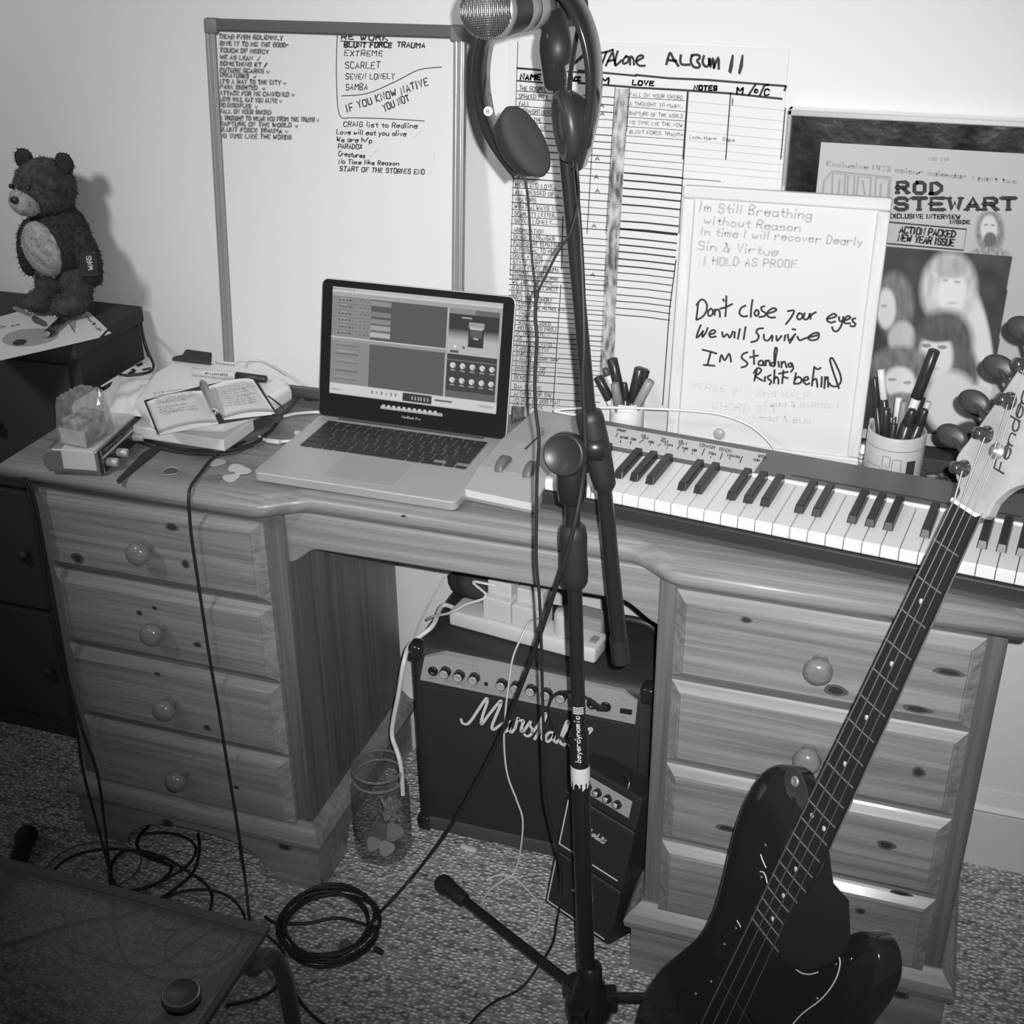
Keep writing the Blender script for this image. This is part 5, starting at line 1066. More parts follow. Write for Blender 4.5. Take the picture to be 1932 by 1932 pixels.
# ================================================================ bass guitar
N0 = Vector((1.035, -.585, .970)); bd = Vector((-.252, -.193, -.948)).normalized(); bs_ = Vector((.668, -.743, -.027)); bs_ = (bs_ - bd * bs_.dot(bd)).normalized(); bn = bs_.cross(bd)
if bn.y > 0: bn = -bn
GM = Matrix((bs_, bd, bn)).transposed().to_4x4(); GM.translation = N0                 # x across, y down the neck, z out of the face
GP = lambda z=0: (N0 + bn * z, bn)
bass = thing('bass_guitar', 'black four-string bass guitar with a pale headstock, standing in front of the right drawers', 'bass guitar', (.79, -.78, 0))
gb = lambda q, z=0., sc_=2.3222, o_=(1200, 1100): GM.inverted() @ on(o_[0] + q[0] / sc_, o_[1] + q[1] / sc_, *GP(z))
OUT = [(-.080, .403), (-.096, .407), (-.113, .421), (-.125, .443), (-.131, .48), (-.129, .52), (-.121, .56), (-.111, .60), (-.104, .642), (-.107, .685), (-.123, .73), (-.144, .778), (-.156, .83), (-.154, .88), (-.138, .94), (-.105, .985), (-.05, 1.012), (.02, 1.02), (.09, 1.005), (.15, .965), (.185, .90), (.190, .83), (.176, .755), (.162, .69), (.157, .635), (.161, .58), (.166, .54), (.163, .508), (.149, .486), (.128, .477), (.108, .489), (.092, .512), (.070, .528), (.045, .53), (.032, .525), (-.030, .525), (-.030, .49), (-.036, .46), (-.041, .434), (-.054, .416), (-.067, .406)]
def smooth_closed(P, n=4):
    k = len(P); out = []
    for i in range(k):
        p0, p1, p2, p3 = [Vector(P[(i + j - 1) % k]) for j in range(4)]
        for j in range(n):
            t = j / n; out.append(tuple(.5 * ((2 * p1) + (p2 - p0) * t + (2 * p0 - 5 * p1 + 4 * p2 - p3) * t * t + (3 * p1 - p0 - 3 * p2 + p3) * t ** 3)))
    return out
BB = mat('bass_black', .018, .10, coat=.6)
bo = smooth_closed(OUT, 4)
body = build('body', MB().prism(bo, -.050, -.010, .009, GM, seg=4, smooth=True), BB, bass)
# pickguard
PGO = [(-.030, .50), (-.075, .47), (-.095, .50), (-.100, .55), (-.09, .60), (-.06, .64), (-.06, .70), (-.075, .75), (-.06, .80), (.0, .83), (.08, .84), (.125, .80), (.150, .70), (.148, .62), (.140, .56), (.120, .53), (.08, .55), (.034, .548), (.034, .60), (-.034, .60)]
pgo = smooth_closed(PGO, 3)
build('pickguard', MB().prism(pgo, -.0099, -.0078, .0007, GM), mat('pickguard_black', .018, .2), bass)
# neck and fingerboard
def nb(t): return .0195 + (.0315 - .0195) * t / .60
NK = mat('maple', .34, .35, noise=(18, .25), coat=.3); FBM = mat('fingerboard', .022, .4)
def taper(mb, y0, y1, z0, z1, gx=0.0):
    mb.add([(-nb(y0) - gx, y0, z0), (nb(y0) + gx, y0, z0), (nb(y1) + gx, y1, z0), (-nb(y1) - gx, y1, z0), (-nb(y0) - gx, y0, z1), (nb(y0) + gx, y0, z1), (nb(y1) + gx, y1, z1), (-nb(y1) - gx, y1, z1)], [(3, 2, 1, 0), (4, 5, 6, 7), (0, 1, 5, 4), (1, 2, 6, 5), (2, 3, 7, 6), (3, 0, 4, 7)], 0, False, GM); return mb
m = MB(); secs = []
for y in (-.004, .05, .2, .4, .56):
    w_ = nb(y)
    secs += [(w_ * math.cos(a), y, -.0075 - (.013 + .006 * max(0, y)) * math.sin(a)) for a in [math.pi * i / 12 for i in range(13)]]
m.add(secs, [(i * 13 + j, i * 13 + j + 1, (i + 1) * 13 + j + 1, (i + 1) * 13 + j) for i in range(4) for j in range(12)], 0, True, GM); m.add(secs[-13:], [tuple(range(13))], 0, False, GM)
neck = build('neck', m, NK, bass)
build('fingerboard', taper(MB(), .0, .60, -.0080, -.0028), FBM, bass)
FRT = mat('fret_wire', .75, .25, .9)
for n_ in range(1, 21):
    t = .864 * (1 - 2 ** (-n_ / 12)); w_ = nb(t) * .97
    build('fret', MB().tube([GM @ Vector((-w_, t, -.0026)), GM @ Vector((-w_ * .4, t, -.0019)), GM @ Vector((w_ * .4, t, -.0019)), GM @ Vector((w_, t, -.0026))], .0011, 6), FRT, bass)
PEARL = mat('pearl_dot', .6, .3)
for n_ in (3, 5, 7, 9, 12, 15, 17, 19):
    f_ = lambda q: .864 * (1 - 2 ** (-q / 12)); t = (f_(n_) + f_(n_ - 1)) / 2
    for dx in ((-.012, .012) if n_ == 12 else (0,)): build('position_dot', MB().lathe([(.0032, 0), (.0032, .0004), (0, .0004)], 16, GM @ Matrix.Translation((dx, t, -.0028))), PEARL, bass)
build('nut', MB().box((-.0195, -.003, -.006), (.0195, .0015, .0004), .0006, GM), mat('bone_nut', .72, .5), bass)
# headstock
HO = [(-.0205, .002), (-.024, -.010), (-.036, -.020), (-.045, -.031), (-.047, -.044), (-.042, -.062), (-.037, -.083), (-.029, -.117), (-.022, -.150), (-.014, -.183), (-.010, -.205), (-.002, -.217), (.012, -.220), (.022, -.212), (.028, -.196), (.040, -.165), (.060, -.130), (.074, -.105), (.078, -.085), (.072, -.068), (.058, -.0575), (.044, -.049), (.032, -.036), (.024, -.018), (.0205, .002)]
HM = mat('headstock_maple', .36, .4, noise=(25, .2))
build('headstock', MB().prism(smooth_closed(HO, 3), -.026, -.012, .002, GM), HM, bass)
TUN = mat('dark_chrome', .25, .18, .9)
TP = [gb(q, -.010, 5.5174, (1760, 640)) for q in [(310, 1345), (545, 990), (785, 640), (955, 275)]]
TK = [gb(q, -.030, 1, (0, 0)) for q in [(1796, 822), (1838, 758), (1884, 692), (1930, 620)]]
for p in TP:
    tn = build('tuner_post', MB().lathe([(.0098, -.0118), (.0095, -.0105), (.0072, -.0095), (.0068, .004), (.0052, .006), (0, .0062)], 24, GM @ Matrix.Translation((p.x, p.y, 0))), TUN, bass)
    kq = TK[TP.index(p)]; build('tuner_key', MB().tube([GM @ Vector((p.x - .005, p.y, -.030)), GM @ Vector((kq.x, kq.y, -.030))], .003, 8).lathe([(0, -.0035), (.009, -.003), (.0125, -.001), (.0125, .001), (.009, .003), (0, .0035)], 22, GM @ Matrix.Translation((kq.x, kq.y, -.030)) @ Matrix.Rotation(R(25), 4, 'Y') @ Matrix.Diagonal((1.45, 1.02, 1.2, 1))), mat('key_chrome', .045, .45, .2), tn)
rt = gb((660, 1165), -.010, 5.5174, (1760, 640))
build('string_retainer', MB().lathe([(.0095, -.0115), (.0085, -.0085), (.004, -.008), (.003, -.004), (0, -.004)], 20, GM @ Matrix.Translation((rt.x, rt.y, 0))), SIL, bass)
m = MB()
for r_ in range(2): text_px(m, 'Fender', (1894 + r_, 894), (1942 + r_, 738), 21, (N0 - bn * .0117, bn), .0016, jit=.03, slant=.25, gap=.2)
build('headstock_logo', m, mat('logo_dark', .06, .5), bass, label='dark script lettering on the headstock')
STR = mat('steel_string', .30, .4, .8)
for i in range(4):
    a0 = -.0145 + .00967 * i; a1 = -.0285 + .019 * i; p = TP[i]
    pts = [Vector((p.x + .006, p.y, -.004)), Vector((a0 + (0 if i < 2 else .0), -.003, .0003)), Vector((a0, .0, .0006)), Vector((a1, .862, .004))]
    if i >= 2: pts.insert(1, Vector((rt.x + (-.002 if i == 2 else .004), rt.y, -.0085)))
    build('string', MB().tube([GM @ q for q in pts], [.00115, .00095, .00078, .0006][i], 6), STR, bass)
build('bridge', MB().box((-.04, .862, -.0098), (.04, .92, .002), .003, GM), TUN, bass)
build('pickup', MB().box((-.045, .70, -.008), (.045, .722, -.004), .002, GM), mat('pickguard_black', .018, .2), bass); build('pickup', MB().box((-.045, .78, -.008), (.045, .802, -.004), .002, GM), mat('pickguard_black', .018, .2), bass)
zs = lambda x, y: gb((x, y), -.0078, 3.927, (1210, 1440))
for q in [(915, 607), (885, 845), (697, 1222), (613, 1342), (400, 1708), (575, 1727), (1437, 1485), (1300, 1742), (515, 1618), (1550, 1448)]:
    p = zs(*q); build('screw', MB().lathe([(.0026, -.0004), (.0022, .0006), (0, .0009)], 12, GM @ Matrix.Translation((p.x, p.y, -.0078))), CHR, bass)
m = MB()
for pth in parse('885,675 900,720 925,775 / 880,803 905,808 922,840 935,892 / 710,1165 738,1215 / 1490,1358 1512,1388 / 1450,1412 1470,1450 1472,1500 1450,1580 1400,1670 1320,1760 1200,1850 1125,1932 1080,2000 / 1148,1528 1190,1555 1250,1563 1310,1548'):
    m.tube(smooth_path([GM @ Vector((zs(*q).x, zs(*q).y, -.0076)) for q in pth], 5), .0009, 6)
build('pickguard_edge_glint', m, mat('pickguard_ply_glint', .7, .4), bass, label='white edge of the pickguard, painted only where it catches light')  # white ply strips drawn only along the lit parts of the edge, as highlights
# strap, buttoned to the upper horn and lying over the end of the fingerboard
LEA = mat('black_leather', .05, .45, bump=(120, .3, .001)); WEB = mat('black_webbing', .010, .9, bump=(400, .6, .001))
stp = thing('guitar_strap', 'black guitar strap buttoned to the upper horn of the bass guitar', 'strap', GM @ Vector((-.06, .42, -.02)))
zst = lambda x, y, z: (lambda p: GM @ Vector((p.x, p.y, z)))(gb((x, y), z, 3.927, (1210, 1440)))
tab = [(1060, 90), (1075, 45), (1110, 28), (1150, 40), (1180, 85), (1205, 160), (1228, 250), (1250, 330), (1190, 365), (1140, 310), (1085, 230), (1060, 160)]
def sheet(mb, P, z0, z1):
    k = len(P); a = [zst(x, y, z1(i) if callable(z1) else z1) for i, (x, y) in enumerate(P)]; b = [p - bn * .003 for p in a]
    mb.add(a + b, [tuple(range(k)), tuple(range(2 * k - 1, k - 1, -1))] + [(i, i + k, (i + 1) % k + k, (i + 1) % k) for i in range(k)]); return mb
bmx = sheet(MB(), tab, 0, lambda i: [-.004, -.002, 0, 0, -.002, -.006, -.010, -.016, -.018, -.012, -.008, -.006][i]); build('strap_end', bmx, LEA, stp)
bp_ = zst(1140, 135, -.001); build('strap_button', MB().lathe([(.0068, .0), (.0068, .0015), (.004, .003), (.003, .0015), (0, .0018)], 20, axis(bp_, bn)), SIL, bass)
web = [(1230, 960), (1290, 870), (1345, 760), (1378, 650), (1395, 790), (1410, 890), (1525, 1020), (1535, 1290), (1500, 1400), (1370, 1500), (1180, 1540), (1040, 1470), (1010, 1320), (1085, 1115)]
build('webbing', sheet(MB(), web, 0, .009), WEB, stp)

# ================================================================ things on the desk, left end
def slab_px(pts, zt, zb, bev=.0, sc=1., org=(0, 0), seg=2):
    P = [atz(org[0] + x / sc, org[1] + y / sc, zt) for x, y in pts]
    if sum(P[i - 1].x * P[i].y - P[i].x * P[i - 1].y for i in range(len(P))) < 0: P = P[::-1]
    return MB().prism([(p.x, p.y) for p in P], zb, zt, bev, seg=seg)
ZF = lambda L: [(60 + x / 3.331, 560 + y / 3.331) for x, y in L]
solo('folder', slab_px(ZF([(670, 850), (1240, 915), (1500, 820), (1690, 600), (1640, 520), (1500, 560), (900, 700)]), .772, .7605, .004), mat('dark_leather', .10, .35, bump=(40, .4, .003)), 'dark leather folder at the bottom of the pile beside the laptop', 'folder')
solo('flat_box', slab_px(ZF([(500, 790), (1205, 900), (1390, 770), (1300, 640), (640, 640)]), .793, .7725, .003), WHT, 'flat white box under the open notebook', 'box')
pr = slab_px(ZF([(247, 680), (262, 655), (730, 370), (790, 430), (720, 560), (560, 790), (262, 770)]), .797, .7605, .004)
m = pr
for pth in ([(395, 585), (430, 560), (460, 575), (440, 600)], [(430, 575), (480, 545), (510, 530), (490, 565), (455, 590)], [(600, 480), (640, 455), (660, 465), (630, 490)], [(650, 430), (690, 410), (700, 425), (670, 440)], [(615, 460), (640, 448), (650, 458)], [(690, 455), (750, 440), (745, 455), (700, 465)]):
    P = [atz(*ZF([q])[0], .7974) for q in pth]; m.add(P, [tuple(range(len(P)))], 1)
solo('printed_carton', m, [mat('carton_white', .66, .5), BLK], 'flat white carton with dark printed blots beside the black chest', 'box')
wr = slab_px(ZF([(640, 640), (760, 470), (900, 392), (1160, 410), (1340, 425), (1560, 500), (1615, 525), (1628, 560), (1500, 640), (1200, 760), (740, 740)]), .822, .7935, .010, seg=4)
solo('white_case', wr, mat('white_case', .74, .35), 'large rounded white case at the back of the pile, with a marker on it', 'case')
m = MB().tube(smooth_path([atz(*ZF([q])[0], .826) for q in [(1165, 405), (1260, 418), (1330, 402), (1430, 402), (1520, 440), (1600, 490)]], 5), .0022, 8)
solo('clear_cable', m, mat('clear_cable', .55, .25), 'pale clear cable curling along the back of the white case', 'cable')
# crumpled plastic bag
bm = bmesh.new(); bmesh.ops.create_grid(bm, x_segments=36, y_segments=30, size=1)
c = [atz(*ZF([q])[0], .80) for q in [(460, 640), (560, 520), (830, 545), (760, 760), (480, 720)]]
q4 = [atz(*ZF([q])[0], .80) for q in [(470, 735), (745, 760), (870, 555), (570, 500)]]
for v in bm.verts:
    a = (v.co.x + 1) / 2; b = (v.co.y + 1) / 2; p = (q4[0] * (1 - a) + q4[1] * a) * (1 - b) + (q4[3] * (1 - a) + q4[2] * a) * b
    e = (1 - abs(v.co.x) ** 3) * (1 - abs(v.co.y) ** 3)
    p.z = .8005 + e * (.013 + .004 * math.sin(a * 8 + b * 4) + .0028 * math.sin(b * 13 - a * 7) + .0010 * math.sin(a * 27 + b * 19)); v.co = p
solo('paper_bag', MB().frombm(bm, 0, True), mat('bag_white', .72, .4), 'crumpled white bag lying on the printed carton', 'bag')
# open notebook
nbk = thing('notebook', 'open black notebook with handwritten pages on top of the pile left of the laptop', 'notebook', atz(*ZF([(1080, 690)])[0], .824))
cov = slab_px(ZF([(705, 650), (790, 855), (1180, 790), (1540, 728), (1395, 495), (1065, 560)]), .8255, .8230)
build('cover', cov, BLKM, nbk)
def page(q, name, flip):
    P = [atz(*ZF([p])[0], .832) for p in q]; m = MB(); nx_, ny_ = 14, 8; vv = []
    for j in range(ny_ + 1):
        for i in range(nx_ + 1):
            a = i / nx_; b = j / ny_; p = (P[0] * (1 - a) + P[1] * a) * (1 - b) + (P[3] * (1 - a) + P[2] * a) * b
            s_ = a if not flip else 1 - a; p.z = .8285 + .005 * math.sin(min(1, s_ * 1.05) * math.pi) ** .8; vv.append(p)
    n = len(vv); m.add(vv, [(j * (nx_ + 1) + i, j * (nx_ + 1) + i + 1, (j + 1) * (nx_ + 1) + i + 1, (j + 1) * (nx_ + 1) + i) for j in range(ny_) for i in range(nx_)], 0, True)
    lo2_ = [Vector((p.x, p.y, .8256)) for p in vv]; m.add(lo2_, [])
    rim = [i for i in range(nx_ + 1)] + [(j + 1) * (nx_ + 1) - 1 for j in range(1, ny_ + 1)] + [ny_ * (nx_ + 1) + i for i in range(nx_ - 1, -1, -1)] + [j * (nx_ + 1) for j in range(ny_ - 1, 0, -1)]
    m.f += [(rim[k], rim[(k + 1) % len(rim)], n + rim[(k + 1) % len(rim)], n + rim[k]) for k in range(len(rim))]; m.mi += [0] * len(rim); m.sm += [False] * len(rim)
    return build(name, m, PAP, nbk)
page([(720, 648), (1070, 575), (1170, 775), (800, 845)], 'page_block', False)
page([(1070, 565), (1385, 500), (1525, 715), (1205, 750)], 'page_block', True)
m = MB(); mw2 = MB(); npl = ((0, 0, .8345), Vector((0, 0, 1)))
for i in range(9):
    y = 606 + i * 15
    if i in (5,): continue
    text_px(m, rnd.choice(['so hold the line we sang', 'all of the words I left', 'turn it back again slow', 'and the morning fell']), ZF([(765 + i * 5, y + 6)])[0], ZF([(rnd.randint(930, 1050), y - 22)])[0], 2.6, npl, .0006, jit=.1)
for i in range(9):
    y = 574 + i * 14; text_px(mw2, rnd.choice(['never wanted to be found', 'we run until the lights', 'I could not see it then']), ZF([(1150 + i * 6, y + 6)])[0], ZF([(rnd.randint(1330, 1420), y - 24)])[0], 2.6, npl, .0006, jit=.1)
for mm_, pth in zip((m, mw2), parse('825,745 915,710 / 1230,560 1330,538')): poly_px(mm_, pth, npl, .0009, 3.331, (60, 560))
build('page_writing', m, INKM, nbk); build('page_writing', mw2, INKM, nbk)
m = MB().tube(smooth_path([atz(*ZF([q])[0], .826) for q in [(1485, 622), (1530, 655), (1575, 690), (1590, 715), (1560, 740), (1510, 738)]], 4), .0012, 6); build('elastic_strap', m, BLK, nbk)
# pens on the pile
def pen(p0, p1, r, name, label, parts, cat='pen', group=None, parent_xy=None):
    """parts: list of (t0, t1, radius factor, material, part name) along p0 -> p1"""
    p0 = Vector(p0); p1 = Vector(p1); d = p1 - p0
    t = thing(name, label, cat, p0 if p0.z < p1.z else p1, 0, group)
    for t0, t1, f0, mm, pn_ in parts:
        f0 = f0 if isinstance(f0, tuple) else (f0, f0)
        L = d.length * (t1 - t0); e = min(.0012, L * .2)
        build(pn_, MB().lathe([(r * f0[0] * .8, 0), (r * f0[0], e), (r * f0[1], L - e), (r * f0[1] * .8, L), (0, L)], 18, axis(p0 + d * t0, d)), mm, t)
    return t
pen(atz(*ZF([(1070, 535)])[0], .846), atz(*ZF([(1160, 735)])[0], .836), .0062, 'pen', 'silver grey pen lying along the spine of the open notebook', [(0, .07, .7, GRY, 'button'), (.07, .93, 1, mat('pen_silver', .36, .35, .4), 'barrel'), (.93, 1, (.9, .5), CHR, 'tip')])
p = pen(atz(*ZF([(1005, 468)])[0], .829), atz(*ZF([(1475, 518)])[0], .829), .0068, 'marker', 'pale marker with a black cap lying on the white case', [(0, .60, (1, 1), mat('marker_pale', .55, .4), 'barrel'), (.60, 1, (1.08, .9), BLK, 'cap')], 'marker')
m = MB(); text_px(m, 'NOT A LASER WRITER', ZF([(1090, 488)])[0], ZF([(1232, 498)])[0], 3.6, ((0, 0, .8362), Vector((0, 0, 1))), .0008, jit=0); build('print', m, INK, p)
# audio interface with three knobs
af, ab_ = atz(192, 899, .7605), atz(268, 826, .7605); iy = (ab_ - af); iy.z = 0; il = iy.length; iy.normalize(); ix = Vector((-iy.y, iy.x, 0)); il = .150
IM = frame(af, -ix if False else ix, iy)
# ix points to the left, so build in local x from 0 (front panel) to depth; handedness is checked
def il_(x, y, z): return af + ix * x + iy * y + Vector((0, 0, z))
ifc = thing('audio_interface', 'small silver audio interface with three knobs at the left end of the desk', 'audio interface', il_(.06, .07, 0))
IMx = Matrix((ix, iy, Vector((0, 0, 1)))).transposed().to_4x4(); IMx.translation = af
SH = mat('interface_silver', .5, .3, .75); SLV = mat('interface_sleeve', .62, .45)
sec = [(0, .0), (.0, .038), (.105, .038), (.118, .034), (.124, .022), (.120, .008), (.11, .0)]
AXM = IMx @ Matrix(((1, 0, 0, 0), (0, 0, 1, 0), (0, 1, 0, 0), (0, 0, 0, 1)))
build('case', MB().prism([(0.002, .001), (.002, .040), (.076, .040), (.088, .036), (.094, .024), (.093, .010), (.086, .001)], .001, il, .004, AXM, seg=3), SH, ifc)
build('sleeve', MB().prism([(.006, .0085), (.006, .0415), (.060, .0415), (.060, .0085)], -.0012, il - .004, .0018, AXM), SLV, ifc, label='matt pale sleeve')
build('front_panel', MB().prism([(-.001, .002), (-.001, .039), (.003, .039), (.003, .002)], .004, il - .004, .0, AXM), BLK, ifc)
build('panel_stripe', MB().prism([(-.0018, .0245), (-.0018, .0285), (.0, .0285), (.0, .0245)], .004, il - .004, .0, AXM), mat('stripe_pale', .55, .4), ifc)
for yy, zz in ((.024, .0135), (.058, .0135), (.115, .0145)):
    build('knob', MB().lathe([(.0068, 0), (.0068, .015), (.006, .0165), (0, .0165)], 20, axis(il_(-.001, yy, zz), -ix)), SPUN, ifc)
m = MB().tube([il_(-.002, .006, .003), il_(-.003, .003, .02), il_(-.002, .006, .04)], .0018, 8); build('edge_trim', m, CHR, ifc)
m = MB(); text_px(m, 'INSTRUMENT  MAIN', (196, 852), (250, 808), 3, (il_(-.002, 0, 0), -ix), .0006, jit=0); build('panel_lettering', m, mat('panel_white', .6, .5), ifc)
# shrink-wrapped block on the interface
bk = thing('wrapped_packet', 'crinkled clear packet standing on top of the audio interface', 'packet', atz(185, 838, .803))
WM = IMx @ Matrix.Translation((.036, .040, .0430)) @ Matrix.Rotation(R(14), 4, 'Z')
build('contents', MB().box((-.020, -.026, .001), (.020, .026, .040), .004, WM), mat('packet_contents', .36, .6, noise=(70, .7)), bk)
bm = bmesh.new(); bmesh.ops.create_cube(bm, size=1); bmesh.ops.subdivide_edges(bm, edges=list(bm.edges), cuts=7, use_grid_fill=True)
for v in bm.verts:
    x, y, z = v.co; tp = 1 - .30 * max(0, z + .1)
    k_ = .0022 * math.sin(x * 23 + z * 11) + .0022 * math.sin(y * 19 - z * 15 + x * 7)
    v.co = WM @ Vector((x * .052 * tp + k_, y * .064 * tp + k_ * .8, (z + .5) * .075 + (.002 * math.sin(x * 20 + y * 14) if z > -.45 else 0)))
gw = glass_mat('clear_film', .86, .12, .16)
build('film', MB().frombm(bm, 0, False), gw, bk)
build('paper_slip', MB().box((-.024, -.0292, .001), (.024, -.0285, .026), 0, WM), PAP, bk)
# thin flat black shape drawn on the desk beside the interface
m = slab_px(ZF([(530, 1150), (545, 1170), (820, 945), (790, 930), (700, 975)]), .763, .7605, .0005)
solo('black_strip', m, BLKM, 'narrow flat black shape on the desk just right of the audio interface', 'strip')
m = slab_px(ZF([(883, 378), (910, 368), (945, 362), (968, 326), (1130, 348), (1125, 405), (1000, 392)]), .83, .8225, .002)
solo('black_tray', m, BLKM, 'black plastic piece behind the white case beside the whiteboard', 'tray')
m = slab_px([(548, 703), (600, 716), (600, 742), (575, 742), (560, 722)], .776, .7605, .003); solo('small_black_box', m, BLK, 'small black box between the white case and the laptop screen', 'box')
m = MB().tube(smooth_path([aty(266, 610, -.008), atz(272, 640, .84), atz(280, 665, .82), atz(290, 690, .803), atz(282, 701, .80), atz(262, 706, .80), atz(235, 708, .80), atz(222, 704, .80)], 5), .0024, 8)
solo('black_lead', m, RUB, 'black lead coming over the printed carton from behind the chest', 'cable')
m = MB().tube(smooth_path([atz(612, 777, .7625), atz(560, 780, .7635), atz(520, 790, .7635), atz(492, 800, .7635), atz(484, 815, .7635), atz(496, 828, .7635), atz(520, 833, .764), atz(560, 830, .766), LM @ Vector((-.1645, -.055, .009))], 5), .0026, 10)
m.tube([atz(505, 831, .765), atz(528, 834, .766)], .0042, 10); m.tube([LM @ Vector((-.1760, -.055, .009)), LM @ Vector((-.1632, -.055, .009))], .0042, 10)
solo('charger_lead', m, WHT, 'white charger lead curving into the left side of the laptop', 'cable')
m = MB().tube(smooth_path([atz(262, 826, .7635), atz(300, 838, .7635), atz(345, 848, .7635), atz(395, 851, .765), atz(440, 848, .7635), atz(480, 836, .7635), atz(505, 818, .766), atz(522, 800, .7675)], 5), .0028, 8)
m.tube(smooth_path([atz(258, 833, .7635), atz(300, 846, .7635), atz(350, 855, .7635), atz(400, 858, .7640), atz(445, 853, .7660), atz(478, 840, .769)], 5), .0022, 8)
solo('coiled_black_lead', m, RUB, 'black leads lying along the front of the pile', 'cable')
# plectrums
def plectrum(px, py, r, a, v, lab, z=.7605, nm='plectrum'):
    c = atz(px, py, z); P = []
    for i in range(28):
        t = 2 * math.pi * i / 28; k_ = 1 + .12 * math.cos(3 * t); P.append((c.x + r * k_ * math.cos(t + a), c.y + r * k_ * math.sin(t + a)))
    solo(nm, MB().prism(P, z, z + .0012, .0004), mat('plectrum_%d' % int(v * 100), v, .35), lab, 'plectrum')
plectrum(410, 873, .0125, .4, .42, 'small plectrum beside the hanging lead, furthest back of the cluster')
plectrum(445, 883, .0125, 2.4, .56, 'pale plectrum at the top of the group of three by the laptop')
plectrum(436, 902, .0125, 5.2, .56, 'pale plectrum at the bottom of the group of three by the laptop')
plectrum(459, 889, .0120, 0, .56, 'pale plectrum touching the corner of the laptop', .7618)
plectrum(405, 902, .0125, 1.2, .16, 'dark plectrum lying left of the pale group')
c = atz(322, 889, .7615); m = MB().tube([(c.x + .013 * (1 + .12 * math.cos(3 * t)) * math.cos(t), c.y + .013 * (1 + .12 * math.cos(3 * t)) * math.sin(t), .7615) for t in [2 * math.pi * i / 30 for i in range(30)]], .0008, 6, closed=True)
P = [(c.x + .0125 * (1 + .12 * math.cos(3 * t)) * math.cos(t), c.y + .0125 * (1 + .12 * math.cos(3 * t)) * math.sin(t)) for t in [2 * math.pi * i / 30 for i in range(30)]]
m.prism(P, .7604, .7612, 0, mi=1)
solo('plectrum', m, [mat('plectrum_rim', .4, .3), mat('plectrum_dark', .10, .3)], 'dark plectrum with a shiny pale rim, alone in front of the interface', 'plectrum')

# ================================================================ white tube of markers behind the stand
cc_ = atz(1178, 800, .760); cc_ = Vector((.545, -.078, .7605))
cup = thing('pen_tube', 'white cylindrical pen pot of markers between the track chart and the lyric board', 'pen pot', cc_)
build('wall', MB().lathe([(.0, .002), (.025, .002), (.0255, .0), (.0265, .001), (.0265, .070), (.0258, .0712), (.0248, .070), (.0248, .004), (0, .004)], 32, Matrix.Translation(cc_)), mat('pot_white', .70, .4), cup)
BK = mat('marker_black', .028, .3); DG = mat('marker_grey', .18, .4)
def in_pot(c, zr, px, py, y, r, name, lab, parts, dz=.012, off=(0, 0), cat='marker'):
    tip = aty(px, py, y); b = Vector((c.x + off[0], c.y + off[1], c.z + dz)); return pen(b, tip, r, name, lab, parts, cat)
in_pot(cc_, 0, 1155, 676, -.07, .0078, 'marker', 'tallest black marker, leaning left in the white pen pot', [(0, .5, 1, BK, 'barrel'), (.5, 1, 1.05, BK, 'cap')], off=(.004, 0))
in_pot(cc_, 0, 1208, 694, -.08, .0078, 'marker', 'black marker leaning right in the white pen pot, left of a matching pair', [(0, .5, 1, BK, 'barrel'), (.5, 1, 1.05, BK, 'cap')], off=(-.002, -.002))
in_pot(cc_, 0, 1217, 697, -.065, .0078, 'marker', 'black marker leaning right in the white pen pot, right of a matching pair', [(0, .5, 1, BK, 'barrel'), (.5, 1, 1.05, BK, 'cap')], off=(-.002, .010))
in_pot(cc_, 0, 1227, 718, -.088, .0074, 'marker', 'grey marker leaning furthest right in the white pen pot', [(0, .5, 1, DG, 'barrel'), (.5, 1, 1.02, mat('cap_mid_grey', .26, .4), 'cap')], off=(-.006, -.012))
in_pot(cc_, 0, 1141, 694, -.055, .0070, 'marker', 'white marker with a dark rounded end leaning left in the white pen pot', [(0, .88, 1, WHT, 'barrel'), (.88, 1, (1, .6), mat('dark_end', .07, .4), 'end_cap')], off=(.006, .012))
in_pot(cc_, 0, 1128, 710, -.075, .0070, 'marker', 'dark-capped marker behind the stand tube in the white pen pot', [(0, .6, 1, WHT, 'barrel'), (.6, 1, 1.05, BK, 'cap')], off=(.002, .0))
in_pot(cc_, 0, 1160, 722, -.098, .0085, 'marker', 'fat grey marker in the front of the white pen pot', [(0, .6, 1, DG, 'barrel'), (.6, 1, (1, .7), mat('cap_dull', .20, .5), 'cap')], off=(-.001, -.012))
in_pot(cc_, 0, 1178, 722, -.085, .0075, 'marker', 'short black marker in the middle of the white pen pot', [(0, .7, 1, BK, 'barrel'), (.7, 1, (1, .6), BK, 'cap')], off=(.002, -.006))

